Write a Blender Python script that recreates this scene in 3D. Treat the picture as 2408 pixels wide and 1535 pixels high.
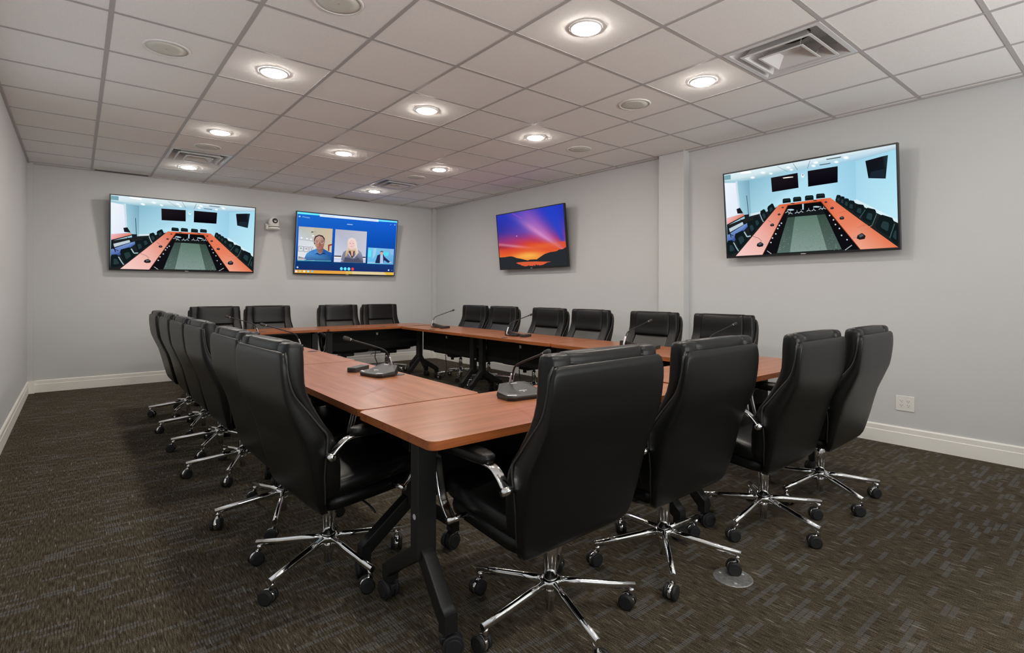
import bpy, bmesh, math, random
from mathutils import Vector, Matrix
from math import sin, cos, pi, radians

for o in list(bpy.data.objects):
    bpy.data.objects.remove(o)
SC = bpy.context.scene
COL = SC.collection
random.seed(7)

# ------------------------------------------------------------------ camera
EXPO = 0.0
CAMZ = 1.2245
cd = bpy.data.cameras.new('camera')
cd.sensor_fit = 'HORIZONTAL'
cd.sensor_width = 36.0
cd.lens = 1258.95 / 2408 * 36.0
cd.shift_x = (1204 - 1224.98) / 2408
cd.shift_y = (685.81 - 767.5) / 2408
cd.clip_start = 0.02
cam = bpy.data.objects.new('camera', cd)
COL.objects.link(cam)
yaw, roll = radians(39.685), radians(0.134)
f_ = Vector((sin(yaw), cos(yaw), 0))
r0 = Vector((cos(yaw), -sin(yaw), 0))
u0 = Vector((0, 0, 1))
r_ = cos(roll) * r0 + sin(roll) * u0
u_ = -sin(roll) * r0 + cos(roll) * u0
m = Matrix((r_, u_, -f_)).transposed().to_4x4()
m.translation = Vector((0, 0, CAMZ))
cam.matrix_world = m
SC.camera = cam

# ------------------------------------------------------------------ world, exposure
w = bpy.data.worlds.new('world')
w.use_nodes = True
w.node_tree.nodes['Background'].inputs[0].default_value = (0.8, 0.9, 1.0, 1)
w.node_tree.nodes['Background'].inputs[1].default_value = 0.0
SC.world = w
SC.view_settings.view_transform = 'Standard'
SC.view_settings.look = 'None'
SC.view_settings.exposure = EXPO
SC.view_settings.gamma = 1.0
SC.view_settings.use_curve_mapping = False
LAMP = 222.0                # emission strength of the ceiling downlights
SCREEN = 1.0               # emission of the video screens
FILL_GLOW = 0.7                  # glow of the unseen panes added to brighten the room
FILL_SIDE, FILL_FRONT = 1.0, 42.0   # added unseen area lights that lift ceiling and walls, watts each

# room measures
XL, XR, YB, YF, ZC = -0.452, 5.10, 8.663, -2.0, 2.747
TILE = 0.6096
GX0, GY0 = -0.467, 2.450

ADDED_WIN = [(-1.75, .05), (.30, 2.10), (2.35, 3.75), (4.0, 5.30)]      # unseen side windows added for room brightness, left of the camera
ADDED_FW = [(.25, 2.45), (2.75, 4.75)]                                  # unseen front windows added for room brightness, behind the camera
WZ0, WZ1 = .85, 2.45
def fill_light(name, loc, d, wd, h, power):  # added fill light out of view, tilted up to brighten the ceiling
    ld = bpy.data.lights.new(name, 'AREA')
    ld.shape = 'RECTANGLE'
    ld.size, ld.size_y = wd, h
    ld.energy = power
    ld.color = (1.0, 0.98, 0.96)
    ld.spread = radians(125)
    o = bpy.data.objects.new(name, ld)
    COL.objects.link(o)
    o.location = loc
    o.rotation_euler = Vector(d).to_track_quat('-Z', 'Y').to_euler()
for a, b in ADDED_WIN:
    fill_light('window_daylight', (XL + .02, (a + b) / 2, 1.65), (cos(radians(52)), 0, sin(radians(52))), b - a, .9, FILL_SIDE)
for a, b in ADDED_FW:
    fill_light('window_daylight', ((a + b) / 2, YF + .02, 1.65), (0, cos(radians(26)), sin(radians(26))), b - a, .9, FILL_FRONT)

# ------------------------------------------------------------------ materials
def lin(c):
    c = c / 255.0
    return c / 12.92 if c <= 0.04045 else ((c + 0.055) / 1.055) ** 2.4
def rgb(r, g, b):
    return (lin(r), lin(g), lin(b), 1.0)

def mat(name, color=(0.5, 0.5, 0.5), rough=0.5, metal=0.0, spec=0.5, coat=0.0):
    mt = bpy.data.materials.new(name)
    mt.use_nodes = True
    b = mt.node_tree.nodes['Principled BSDF']
    b.inputs['Base Color'].default_value = (*color[:3], 1)
    b.inputs['Roughness'].default_value = rough
    b.inputs['Metallic'].default_value = metal
    b.inputs['Specular IOR Level'].default_value = spec
    b.inputs['Coat Weight'].default_value = coat
    return mt
def N(mt, t, **kw):
    n = mt.node_tree.nodes.new(t)
    for k, v in kw.items():
        setattr(n, k, v)
    return n
def L(mt, a, b):
    mt.node_tree.links.new(a, b)
def BS(mt):
    return mt.node_tree.nodes['Principled BSDF']
def coords(mt, scale, kind='Object', rot=(0, 0, 0)):
    tc = N(mt, 'ShaderNodeTexCoord')
    mp = N(mt, 'ShaderNodeMapping')
    mp.inputs['Scale'].default_value = scale
    mp.inputs['Rotation'].default_value = rot
    L(mt, tc.outputs[kind], mp.inputs['Vector'])
    return mp.outputs['Vector']
def noise(mt, vec, scale=1.0, detail=3, rough=0.5):
    n = N(mt, 'ShaderNodeTexNoise')
    n.inputs['Scale'].default_value = scale
    n.inputs['Detail'].default_value = detail
    n.inputs['Roughness'].default_value = rough
    L(mt, vec, n.inputs['Vector'])
    return n.outputs['Fac']
def ramp(mt, fac, stops):
    r = N(mt, 'ShaderNodeValToRGB')
    el = r.color_ramp.elements
    while len(el) < len(stops):
        el.new(0.5)
    for e, (p, c) in zip(el, stops):
        e.position = p
        e.color = (*c[:3], 1)
    L(mt, fac, r.inputs['Fac'])
    return r.outputs['Color']
def bump(mt, fac, strength, dist):
    b = N(mt, 'ShaderNodeBump')
    b.inputs['Strength'].default_value = strength
    b.inputs['Distance'].default_value = dist
    L(mt, fac, b.inputs['Height'])
    L(mt, b.outputs['Normal'], BS(mt).inputs['Normal'])
def mix(mt, fac, a, b, mode='MIX'):
    n = N(mt, 'ShaderNodeMix', data_type='RGBA', blend_type=mode)
    if isinstance(fac, float):
        n.inputs[0].default_value = fac
    else:
        L(mt, fac, n.inputs[0])
    for s, v in ((n.inputs[6], a), (n.inputs[7], b)):
        if isinstance(v, tuple):
            s.default_value = (*v[:3], 1)
        else:
            L(mt, v, s)
    return n.outputs[2]

M = {}
M['wall'] = mt = mat('wall_paint', (0.595, 0.60, 0.60), 0.75, spec=0.25)
bump(mt, noise(mt, coords(mt, (1, 1, 1)), 260, 2), 0.06, 0.002)
M['tile'] = mt = mat('ceiling_tile', (0.74, 0.70, 0.675), 0.9, spec=0.1)
nz = noise(mt, coords(mt, (1, 1, 1)), 90, 4, 0.7)
L(mt, ramp(mt, nz, [(0.3, (0.87, 0.865, 0.84)), (0.7, (0.93, 0.925, 0.90))]), BS(mt).inputs['Base Color'])
bump(mt, nz, 0.15, 0.002)
M['grid'] = mat('grid_metal', (0.47, 0.45, 0.44), 0.45, spec=0.4)
M['white'] = mat('white_trim', (0.86, 0.85, 0.79), 0.45)
M['plastic_white'] = mat('white_plastic', (0.78, 0.77, 0.74), 0.4)
M['plastic_cream'] = mat('cream_metal', (0.68, 0.68, 0.61), 0.6)
M['slot'] = mat('slot_black', (0.01, 0.01, 0.01), 0.6)

# carpet: brown loop pile, fine streaks along the room, grey dashes across it
M['carpet'] = mt = mat('carpet', (0.03, 0.025, 0.02), 0.95, spec=0.05)
s1 = noise(mt, coords(mt, (230, 17, 1)), 1.0, 2, 0.5)
base = ramp(mt, s1, [(0.30, (0.027, 0.022, 0.015)), (0.46, (0.060, 0.050, 0.034)), (0.60, (0.092, 0.080, 0.058)), (0.68, (0.124, 0.112, 0.087))])
s2 = noise(mt, coords(mt, (300, 300, 1)), 1.0, 2, 0.6)
speck = ramp(mt, s2, [(0.30, (0.25, 0.25, 0.25)), (0.70, (1.75, 1.7, 1.65))])
base = mix(mt, 1.0, base, speck, 'MULTIPLY')
s3 = noise(mt, coords(mt, (95, 11, 1)), 1.0, 1, 0.4)
base = mix(mt, ramp(mt, s3, [(0.69, (0, 0, 0)), (0.73, (0.62, 0.62, 0.62))]), base, (0.26, 0.25, 0.23))
br = N(mt, 'ShaderNodeTexBrick')
br.offset = 0.37
br.offset_frequency = 3
br.inputs['Scale'].default_value = 1.0
br.inputs['Brick Width'].default_value = 0.115
br.inputs['Row Height'].default_value = 0.023
br.inputs['Mortar Size'].default_value = 0.002
br.inputs['Color1'].default_value = (0, 0, 0, 1)
br.inputs['Color2'].default_value = (1, 1, 1, 1)
br.inputs['Mortar'].default_value = (0, 0, 0, 1)
L(mt, coords(mt, (1, 1, 1)), br.inputs['Vector'])
dmask = ramp(mt, br.outputs['Color'], [(0.76, (0, 0, 0)), (0.80, (1, 1, 1))])
big = noise(mt, coords(mt, (0.9, 0.9, 1)), 1.0, 1, 0.5)
dmask = mix(mt, 1.0, dmask, ramp(mt, big, [(0.35, (0.65, 0.65, 0.65)), (0.6, (1, 1, 1))]), 'MULTIPLY')
wv = N(mt, 'ShaderNodeTexWave')
wv.inputs['Scale'].default_value = 1.0
L(mt, coords(mt, (31, 0.0, 0.0)), wv.inputs['Vector'])
wmask = ramp(mt, wv.outputs['Fac'], [(0.30, (0.10, 0.10, 0.10)), (0.75, (0.78, 0.78, 0.78))])
fm = mix(mt, 1.0, dmask, wmask, 'MULTIPLY')
base = mix(mt, fm, base, (0.140, 0.153, 0.160))
L(mt, base, BS(mt).inputs['Base Color'])
bump(mt, s2, 0.6, 0.004)

# cherry laminate, grain along local x
def wood(name, c0, c1, c2, rough):
    mt = mat(name, c1, rough, spec=0.45)
    a = noise(mt, coords(mt, (1.6, 26, 26)), 1.0, 5, 0.6)
    b = noise(mt, coords(mt, (5, 160, 160)), 1.0, 2, 0.5)
    ca = ramp(mt, a, [(0.30, c0), (0.50, c1), (0.72, c2)])
    cb = ramp(mt, b, [(0.30, (0.80, 0.78, 0.76)), (0.60, (1.06, 1.06, 1.06))])
    L(mt, mix(mt, 1.0, ca, cb, 'MULTIPLY'), BS(mt).inputs['Base Color'])
    return mt
M['wood'] = wood('cherry_laminate', (0.275, 0.095, 0.040), (0.345, 0.127, 0.058), (0.41, 0.158, 0.077), 0.30)
M['wood_edge'] = wood('cherry_edge', (0.25, 0.066, 0.015), (0.33, 0.092, 0.021), (0.40, 0.115, 0.030), 0.45)

M['leather'] = mt = mat('black_leather', (0.0055, 0.0054, 0.0053), 0.36, spec=0.30)
n1 = noise(mt, coords(mt, (1, 1, 1)), 330, 3, 0.6)
bump(mt, n1, 0.12, 0.0012)
M['leather_soft'] = mt = mat('black_leather_soft', (0.022, 0.021, 0.019), 0.42, spec=0.5)  # lighter copy; lamp reflections on the lumbar pad put into the base colour
bump(mt, noise(mt, coords(mt, (1, 1, 1)), 330, 3, 0.6), 0.12, 0.0012)
M['chrome'] = mat('chrome', (0.80, 0.80, 0.80), 0.09, metal=1.0)
M['brushed'] = mat('brushed_silver', (0.74, 0.71, 0.71), 0.42, metal=0.55)
M['steel'] = mt = mat('brushed_steel', (0.45, 0.45, 0.44), 0.38, metal=0.7)
L(mt, ramp(mt, noise(mt, coords(mt, (1, 1, 1)), 60, 4), [(0.35, (0.32, 0.32, 0.31)), (0.65, (0.5, 0.5, 0.49))]), BS(mt).inputs['Base Color'])
M['black_metal'] = mat('black_metal', (0.012, 0.012, 0.012), 0.42, spec=0.4)
M['black_plastic'] = mat('black_plastic', (0.014, 0.014, 0.015), 0.5, spec=0.4)
M['wheel'] = mat('caster_rubber', (0.018, 0.018, 0.019), 0.55, spec=0.35)
M['panel'] = mat('modesty_panel', (0.008, 0.008, 0.008), 0.7, spec=0.2)
M['mic'] = mat('charcoal_plastic', (0.030, 0.030, 0.029), 0.50, spec=0.5)
M['mic_dark'] = mat('dark_plastic', (0.02, 0.018, 0.016), 0.35, spec=0.5)
M['foam'] = mat('mic_foam', (0.045, 0.045, 0.044), 0.8, spec=0.2)
M['bezel'] = mat('tv_bezel', (0.008, 0.008, 0.009), 0.28, spec=0.5)
M['diffuser'] = mat('diffuser_white_metal', (0.70, 0.69, 0.68), 0.30, spec=0.6)
M['lens'] = mat('lens_glass', (0.006, 0.006, 0.006), 0.08, spec=0.8)
M['mark'] = mat('pale_marking', (0.55, 0.55, 0.55), 0.5)
def emit(name, color, s):
    mt = bpy.data.materials.new(name)
    mt.use_nodes = True
    nt = mt.node_tree
    nt.nodes.clear()
    o = nt.nodes.new('ShaderNodeOutputMaterial')
    e = nt.nodes.new('ShaderNodeEmission')
    e.inputs[0].default_value = (*color[:3], 1)
    e.inputs[1].default_value = s
    nt.links.new(e.outputs[0], o.inputs[0])
    return mt
M['lamp'] = emit('led_lamp', (1.0, 0.94, 0.855), LAMP)
M['day'] = emit('daylit_blind', (0.86, 0.93, 1.0), FILL_GLOW)  # glow of the added side panes, fill for the room
M['day_front'] = emit('daylit_front_blind', (0.86, 0.93, 1.0), FILL_GLOW)  # glow of the added front panes, fill for the room
M['screen'] = mt = emit('screen_picture', (1, 1, 1), SCREEN)
at = mt.node_tree.nodes.new('ShaderNodeVertexColor')
at.layer_name = 'picture'
mt.node_tree.links.new(at.outputs['Color'], [n for n in mt.node_tree.nodes if n.type == 'EMISSION'][0].inputs[0])

# ------------------------------------------------------------------ mesh helpers
def obj(name, bm, mats, parent=None, smooth=False, loc=(0, 0, 0), rot=(0, 0, 0)):
    bmesh.ops.recalc_face_normals(bm, faces=bm.faces[:])
    me = bpy.data.meshes.new(name)
    bm.to_mesh(me)
    bm.free()
    if not isinstance(mats, (list, tuple)):
        mats = [mats]
    for mm in mats:
        me.materials.append(M[mm] if isinstance(mm, str) else mm)
    if smooth:
        for p in me.polygons:
            p.use_smooth = True
    o = bpy.data.objects.new(name, me)
    COL.objects.link(o)
    o.location = loc
    o.rotation_euler = rot
    if parent:
        o.parent = parent
    return o
def thing(name, label, cat, loc=(0, 0, 0), rot=(0, 0, 0), group=None):
    o = bpy.data.objects.new(name, None)
    o.empty_display_size = 0.1
    COL.objects.link(o)
    o.location = loc
    o.rotation_euler = rot
    tag(o, label, cat, group)
    return o
def tag(o, label, cat, group=None):
    o['label'] = label
    o['category'] = cat
    if group:
        o['group'] = group
    return o
def struct(name, bm, mats, smooth=False):
    o = obj(name, bm, mats, smooth=smooth)
    o['kind'] = 'structure'
    return o
def copy_tree(o, parent=None):
    c = o.copy()
    COL.objects.link(c)
    if parent:
        c.parent = parent
    for ch in list(o.children):
        copy_tree(ch, c)
    return c

def box(bm, x0, x1, y0, y1, z0, z1, mi=0, bev=0.0, seg=2):
    vs = [bm.verts.new((x, y, z)) for z in (z0, z1) for y in (y0, y1) for x in (x0, x1)]
    fs = []
    for q in ((0, 2, 3, 1), (4, 5, 7, 6), (0, 1, 5, 4), (1, 3, 7, 5), (3, 2, 6, 7), (2, 0, 4, 6)):
        f = bm.faces.new([vs[i] for i in q])
        f.material_index = mi
        fs.append(f)
    if bev > 0:
        es = {e for f in fs for e in f.edges}
        bmesh.ops.bevel(bm, geom=list(es), offset=bev, segments=seg, affect='EDGES', profile=0.5, material=-1)
    return bm
def cyl(bm, p0, p1, r0, r1=None, n=20, mi=0, caps=True):
    if r1 is None:
        r1 = r0
    p0, p1 = Vector(p0), Vector(p1)
    d = (p1 - p0).normalized()
    a = d.orthogonal().normalized()
    b = d.cross(a)
    rings = [[bm.verts.new(p + r * (cos(2 * pi * k / n) * a + sin(2 * pi * k / n) * b)) for k in range(n)] for p, r in ((p0, r0), (p1, r1))]
    bridge(bm, rings, mi, caps)
    return bm
def bridge(bm, rings, mi=0, caps=True):
    n = len(rings[0])
    for A, B in zip(rings[:-1], rings[1:]):
        for k in range(n):
            f = bm.faces.new((A[k], A[(k + 1) % n], B[(k + 1) % n], B[k]))
            f.material_index = mi
            f.smooth = True
    if caps:
        for R in (rings[0], rings[-1]):
            f = bm.faces.new(R)
            f.material_index = mi
def lathe(bm, prof, n=24, mi=0, caps=True, c=(0, 0, 0)):
    rings = [[bm.verts.new((c[0] + r * cos(2 * pi * k / n), c[1] + r * sin(2 * pi * k / n), c[2] + z)) for k in range(n)] for r, z in prof]
    bridge(bm, rings, mi, caps)
    return bm
def sweep(bm, path, prof, up=(1, 0, 0), mi=0, caps=True):
    """prof: (a, b) offsets; a along `up`, b along the in-plane normal; scale per point allowed as 4th entry"""
    P = [Vector(p[:3]) for p in path]
    rings = []
    U = Vector(up).normalized()
    for i, p in enumerate(P):
        t = (P[min(i + 1, len(P) - 1)] - P[max(i - 1, 0)]).normalized()
        u = (U - U.dot(t) * t)
        if u.length < 1e-4:
            u = t.orthogonal()
        u.normalize()
        v = t.cross(u)
        s = path[i][3] if len(path[i]) > 3 else 1.0
        rings.append([bm.verts.new(p + s * (a * u + b * v)) for a, b in prof])
    bridge(bm, rings, mi, caps)
    return bm
def circle(r, n=10):
    return [(r * cos(2 * pi * k / n), r * sin(2 * pi * k / n)) for k in range(n)]
def rrect(wd, h, e=0.35, n=16):
    out = []
    for k in range(n):
        t = 2 * pi * k / n + pi / n
        c, s = cos(t), sin(t)
        out.append((wd / 2 * math.copysign(abs(c) ** e, c), h / 2 * math.copysign(abs(s) ** e, s)))
    return out
def spline(pts, k=6):
    P = [Vector(p) for p in pts]
    P = [2 * P[0] - P[1]] + P + [2 * P[-1] - P[-2]]
    out = []
    for i in range(1, len(P) - 2):
        for j in range(k):
            t = j / k
            a, b, c, d = P[i - 1], P[i], P[i + 1], P[i + 2]
            out.append(0.5 * (2 * b + (c - a) * t + (2 * a - 5 * b + 4 * c - d) * t * t + (3 * b - a - 3 * c + d) * t ** 3))
    out.append(P[-2])
    return out
def loft(bm, rows, n=28, mi=0):
    """rows: (z, yc, half_w, half_d, e [, xc]) superellipse sections stacked along z"""
    rings = []
    for r in rows:
        z, yc, hw, hd, e = r[:5]
        xc = r[5] if len(r) > 5 else 0.0
        tilt = r[6] if len(r) > 6 else 0.0
        ring = []
        for k in range(n):
            t = 2 * pi * k / n
            c, s = cos(t), sin(t)
            x = hw * math.copysign(abs(c) ** e, c)
            y = hd * math.copysign(abs(s) ** e, s)
            ring.append(bm.verts.new((xc + x, yc + y, z + tilt * y)))
        rings.append(ring)
    bridge(bm, rings, mi)
    return bm
def interp(tab, z):
    tab = sorted(tab)
    if z <= tab[0][0]:
        return tab[0][1]
    for (a, va), (b, vb) in zip(tab[:-1], tab[1:]):
        if z <= b:
            t = (z - a) / (b - a)
            return va + (vb - va) * t
    return tab[-1][1]
def pillow(bm, c, hx, hy, hz, e1=0.35, e2=0.35, tilt=0.0, nu=28, nv=14, mi=0, dome=0.0):
    """superquadric cushion, optional dome on its top, tilt lifts +y"""
    c = Vector(c)
    rings = []
    sg = lambda v, e: math.copysign(abs(v) ** e, v)
    for j in range(nv + 1):
        ph = -pi / 2 + pi * j / nv
        if j in (0, nv):
            ph *= 0.985
        ring = []
        for k in range(nu):
            th = 2 * pi * k / nu
            x = hx * sg(cos(ph), e1) * sg(cos(th), e2)
            y = hy * sg(cos(ph), e1) * sg(sin(th), e2)
            z = hz * sg(sin(ph), e1)
            if z > 0:
                z += dome * max(0, 1 - (x / hx) ** 2) * max(0, 1 - (y / hy) ** 2)
            ring.append(bm.verts.new(c + Vector((x, y, z + tilt * y))))
        rings.append(ring)
    bridge(bm, rings, mi)
    return bm
def prism(bm, pts, z0, z1, mi=0, mside=None):
    lo = [bm.verts.new((x, y, z0)) for x, y in pts]
    hi = [bm.verts.new((x, y, z1)) for x, y in pts]
    n = len(pts)
    for R in (lo, hi):
        f = bm.faces.new(R)
        f.material_index = mi
    for k in range(n):
        f = bm.faces.new((lo[k], lo[(k + 1) % n], hi[(k + 1) % n], hi[k]))
        f.material_index = mi if mside is None else mside
    return bm
def rounded_rect(x0, x1, y0, y1, r, k=6):
    out = []
    for cx, cy, a0 in ((x1 - r, y1 - r, 0), (x0 + r, y1 - r, 90), (x0 + r, y0 + r, 180), (x1 - r, y0 + r, 270)):
        for j in range(k + 1):
            a = radians(a0 + 90 * j / k)
            out.append((cx + r * cos(a), cy + r * sin(a)))
    return out
NB = bmesh.new

# ------------------------------------------------------------------ room shell
struct('floor', box(NB(), XL - .1, XR + .1, YF - .1, YB + .1, -0.08, 0.0), 'carpet')
bm = NB()
ys = [YF] + [v for a in ADDED_WIN for v in a] + [YB]
for a, b in zip(ys[0::2], ys[1::2]):
    box(bm, XL - .1, XL, a, b, 0, ZC + .35)
for a, b in ADDED_WIN:
    box(bm, XL - .1, XL, a, b, 0, WZ0)
    box(bm, XL - .1, XL, a, b, WZ1, ZC + .35)
struct('wall_left', bm, 'wall')
for n_, (a, b) in enumerate(ADDED_WIN):  # unseen side openings with glowing panes, added to brighten the room
    bm = NB()
    for q in ((a, a + .05, WZ0, WZ1), (b - .05, b, WZ0, WZ1), (a + .05, b - .05, WZ0, WZ0 + .05), (a + .05, b - .05, WZ1 - .05, WZ1)):
        box(bm, XL - .09, XL - .03, *q)
    wn = struct('window_%d' % (n_ + 1), bm, 'white')
    obj('blind', box(NB(), XL - .085, XL - .08, a + .05, b - .05, WZ0 + .05, WZ1 - .05), 'day', wn)
struct('wall_right', box(NB(), XR, XR + .1, YF, YB, 0, ZC + .35), 'wall')
struct('wall_back', box(NB(), XL - .1, XR + .1, YB, YB + .1, 0, ZC + .35), 'wall')
bm = NB()
xs = [XL - .1] + [v for a in ADDED_FW for v in a] + [XR + .1]
for a, b in zip(xs[0::2], xs[1::2]):
    box(bm, a, b, YF - .1, YF, 0, ZC + .35)
for a, b in ADDED_FW:
    box(bm, a, b, YF - .1, YF, 0, WZ0)
    box(bm, a, b, YF - .1, YF, WZ1, ZC + .35)
struct('wall_front', bm, 'wall')
for n_, (a, b) in enumerate(ADDED_FW):  # unseen front openings with glowing panes, added to brighten the room
    bm = NB()
    for q in ((a, a + .05, WZ0, WZ1), (b - .05, b, WZ0, WZ1), (a + .05, b - .05, WZ0, WZ0 + .05), (a + .05, b - .05, WZ1 - .05, WZ1)):
        box(bm, q[0], q[1], YF - .09, YF - .03, q[2], q[3])
    wn = struct('window_%d' % (n_ + 1 + len(ADDED_WIN)), bm, 'white')
    obj('blind', box(NB(), a + .05, b - .05, YF - .085, YF - .08, WZ0 + .05, WZ1 - .05), 'day_front', wn)
# column and corner chase on the right wall
CX0, CY0, CY1 = 5.0, 3.30, 3.617
struct('wall_column', box(NB(), CX0, XR, CY0, CY1, 0, ZC), 'wall')
struct('wall_chase', box(NB(), 5.03, XR, 8.60, YB, 0, ZC), 'wall')
struct('wall_corner', box(NB(), XL, XL + .05, YB - .05, YB, 0, ZC), 'wall')

def baseboard(bm, a, b, nrm):
    """two-step white baseboard from a to b, nrm points into the room"""
    a, b, n = Vector((*a, 0)), Vector((*b, 0)), Vector((*nrm, 0))
    prof = [(0, 0), (.016, 0), (.016, .098), (.013, .103), (.013, .138), (.008, .147), (0, .147)]
    R = [[bm.verts.new(p + d * n + Vector((0, 0, z))) for d, z in prof] for p in (a, b)]
    k = len(prof)
    for i in range(k):
        bm.faces.new((R[0][i], R[0][(i + 1) % k], R[1][(i + 1) % k], R[1][i]))
    bm.faces.new(R[0]); bm.faces.new(R[1])
    return bm
struct('baseboard_left', baseboard(NB(), (XL, YF), (XL, YB - .05), (1, 0)), 'white')
bm = NB()
baseboard(bm, (XL + .05, YB), (5.03, YB), (0, -1))
baseboard(bm, (XL + .05, YB), (XL + .05, YB - .05), (1, 0)) if False else None
struct('baseboard_back', bm, 'white')
bm = NB()
baseboard(bm, (XR, YF), (XR, CY0), (-1, 0))
baseboard(bm, (XR, CY1), (XR, 8.60), (-1, 0))
baseboard(bm, (CX0, CY0), (CX0, CY1), (-1, 0))
baseboard(bm, (CX0 - .016, CY0), (XR, CY0), (0, -1))
baseboard(bm, (CX0 - .016, CY1), (XR, CY1), (0, 1))
baseboard(bm, (5.03, 8.60), (5.03, YB), (-1, 0))
baseboard(bm, (5.014, 8.60), (XR, 8.60), (0, -1))
struct('baseboard_right', bm, 'white')
bm = NB()
box(bm, XL, XL + .066, YB - .066, YB, 0, .147)
struct('baseboard_corner', bm, 'white')

# suspended ceiling: tiles cell by cell, with openings for the air diffusers
gx = [XL] + [GX0 + TILE * i for i in range(1, 10)] + [XR]
gy = [YF] + [GY0 + TILE * j for j in range(-7, 11)] + [YB]
DIFF = [(6, -2), (2, 7), (6, 7)]          # (i, j) cells that hold a diffuser
def cell(i, j):
    return (GX0 + TILE * i, GX0 + TILE * (i + 1), GY0 + TILE * j, GY0 + TILE * (j + 1))
dcells = [cell(i, j) for i, j in DIFF]
bm = NB()
for xa, xb in zip(gx[:-1], gx[1:]):
    for ya, yb in zip(gy[:-1], gy[1:]):
        mx, my = (xa + xb) / 2, (ya + yb) / 2
        if any(c[0] < mx < c[1] and c[2] < my < c[3] for c in dcells):
            continue
        dz = random.uniform(-.0008, .0008)
        box(bm, xa + .002, xb - .002, ya + .002, yb - .002, ZC + dz, ZC + .018 + dz)
struct('ceiling', bm, 'tile')
bm = NB()
for x in gx[1:-1]:
    box(bm, x - .012, x + .012, YF, YB, ZC - .003, ZC + .03)
struct('trim_1', bm, 'grid')
bm = NB()
for y in gy[1:-1]:
    for xa, xb in zip(gx[:-1], gx[1:]):
        box(bm, xa + .0125, xb - .0125, y - .012, y + .012, ZC - .0028, ZC + .03)
struct('trim_2', bm, 'grid')
bm = NB()
for a in ((XL, XL + .022, YF, YB), (XR - .022, XR, YF, CY0), (XR - .022, XR, CY1, 8.60), (XL + .0221, XR - .0221, YB - .022, YB), (XL, XR, YF, YF + .022),
          (CX0 - .02, CX0, CY0, CY1)):
    box(bm, *a, ZC - .009, ZC + .03)
    box(bm, a[0], a[1], a[2], a[3], ZC + .03, ZC + .031)
struct('trim_3', bm, 'grid')
bm = NB()
box(bm, XL - .1, XR + .1, YF - .1, YB + .1, ZC + .35, ZC + .40)
struct('ceiling_deck', bm, 'slot')

# ------------------------------------------------------------------ ceiling fixtures
def downlight(x, y, label):
    t = thing('downlight', label, 'ceiling light', (x, y, ZC), group='round ceiling downlights')
    obj('trim_ring', lathe(NB(), [(.076, -.001), (.078, -.010), (.092, -.008), (.096, -.001)], 32, caps=False), 'plastic_white', t, True)
    obj('lens', lathe(NB(), [(.0770, -.0035), (.0768, -.010), (.070, -.0155), (.05, -.0185), (.001, -.0195)], 32), 'lamp', t, True)
    return t
LX, LY = (1.054, 2.257, 3.474), (2.138, 3.966, 5.785, 7.672)
dl = [
    (LX[0], LY[1], 'glowing round downlight nearest the left among the large ones, beside the round speaker grille'),
    (LX[0], LY[2], 'glowing round downlight just in front of the left ceiling vent'),
    (LX[0], LY[3], 'glowing round downlight behind the left ceiling vent, above the left wall screen'),
    (LX[1], LY[0], 'largest glowing round downlight, top centre of the ceiling'),
    (LX[1], LY[1], 'glowing round downlight at the middle of the ceiling, upper one of the centre pair'),
    (LX[1], LY[2], 'glowing round downlight in the far centre of the ceiling, above the video call screen'),
    (LX[2], LY[0], 'glowing round downlight beside the big right ceiling vent'),
    (LX[2], LY[1], 'glowing round downlight above the sunset screen, left of two speaker grilles'),
    (LX[2], LY[2], 'glowing round downlight just in front of the far ceiling vent'),
    (LX[2], LY[3], 'smallest glowing round downlight, behind the far ceiling vent'),
]
for a in dl:
    downlight(*a)
for x, y, lb in ((LX[0], LY[0], 'glowing round downlight of the left row, above and out of the frame'),
                 (LX[0], .30, 'glowing round downlight over the camera, left row'), (LX[1], .30, 'glowing round downlight over the camera, middle row')):
    downlight(x, y, lb)  # unseen lamps continuing the rows, added because the room needs their light

def speaker(x, y, label):
    t = thing('ceiling_speaker', label, 'speaker', (x, y, ZC), group='round ceiling speakers')
    obj('rim', lathe(NB(), [(.112, -.001), (.114, -.009), (.124, -.008), (.129, -.001)], 40, caps=False), 'plastic_white', t, True)
    obj('grille', lathe(NB(), [(.113, -.002), (.113, -.006), (.06, -.0075), (.004, -.008)], 40), 'plastic_cream', t, True)
    obj('badge', lathe(NB(), [(.006, -.0078), (.006, -.0095)], 12), 'grid', t)
for x, y, lb in ((.434, 4.004, 'cream round ceiling speaker at the far left, left of the big glowing downlight'),
                 (1.059, 6.46, 'cream round ceiling speaker touching the left ceiling vent'),
                 (1.059, 2.785, 'cream round ceiling speaker cut by the top edge of the photo'),
                 (3.477, 2.752, 'cream round ceiling speaker between two right downlights, larger of the right pair'),
                 (4.123, 4.002, 'cream round ceiling speaker nearest the wall column'),
                 (3.477, 6.39, 'small cream round ceiling speaker beside the far ceiling vent')):
    speaker(x, y, lb)

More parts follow.
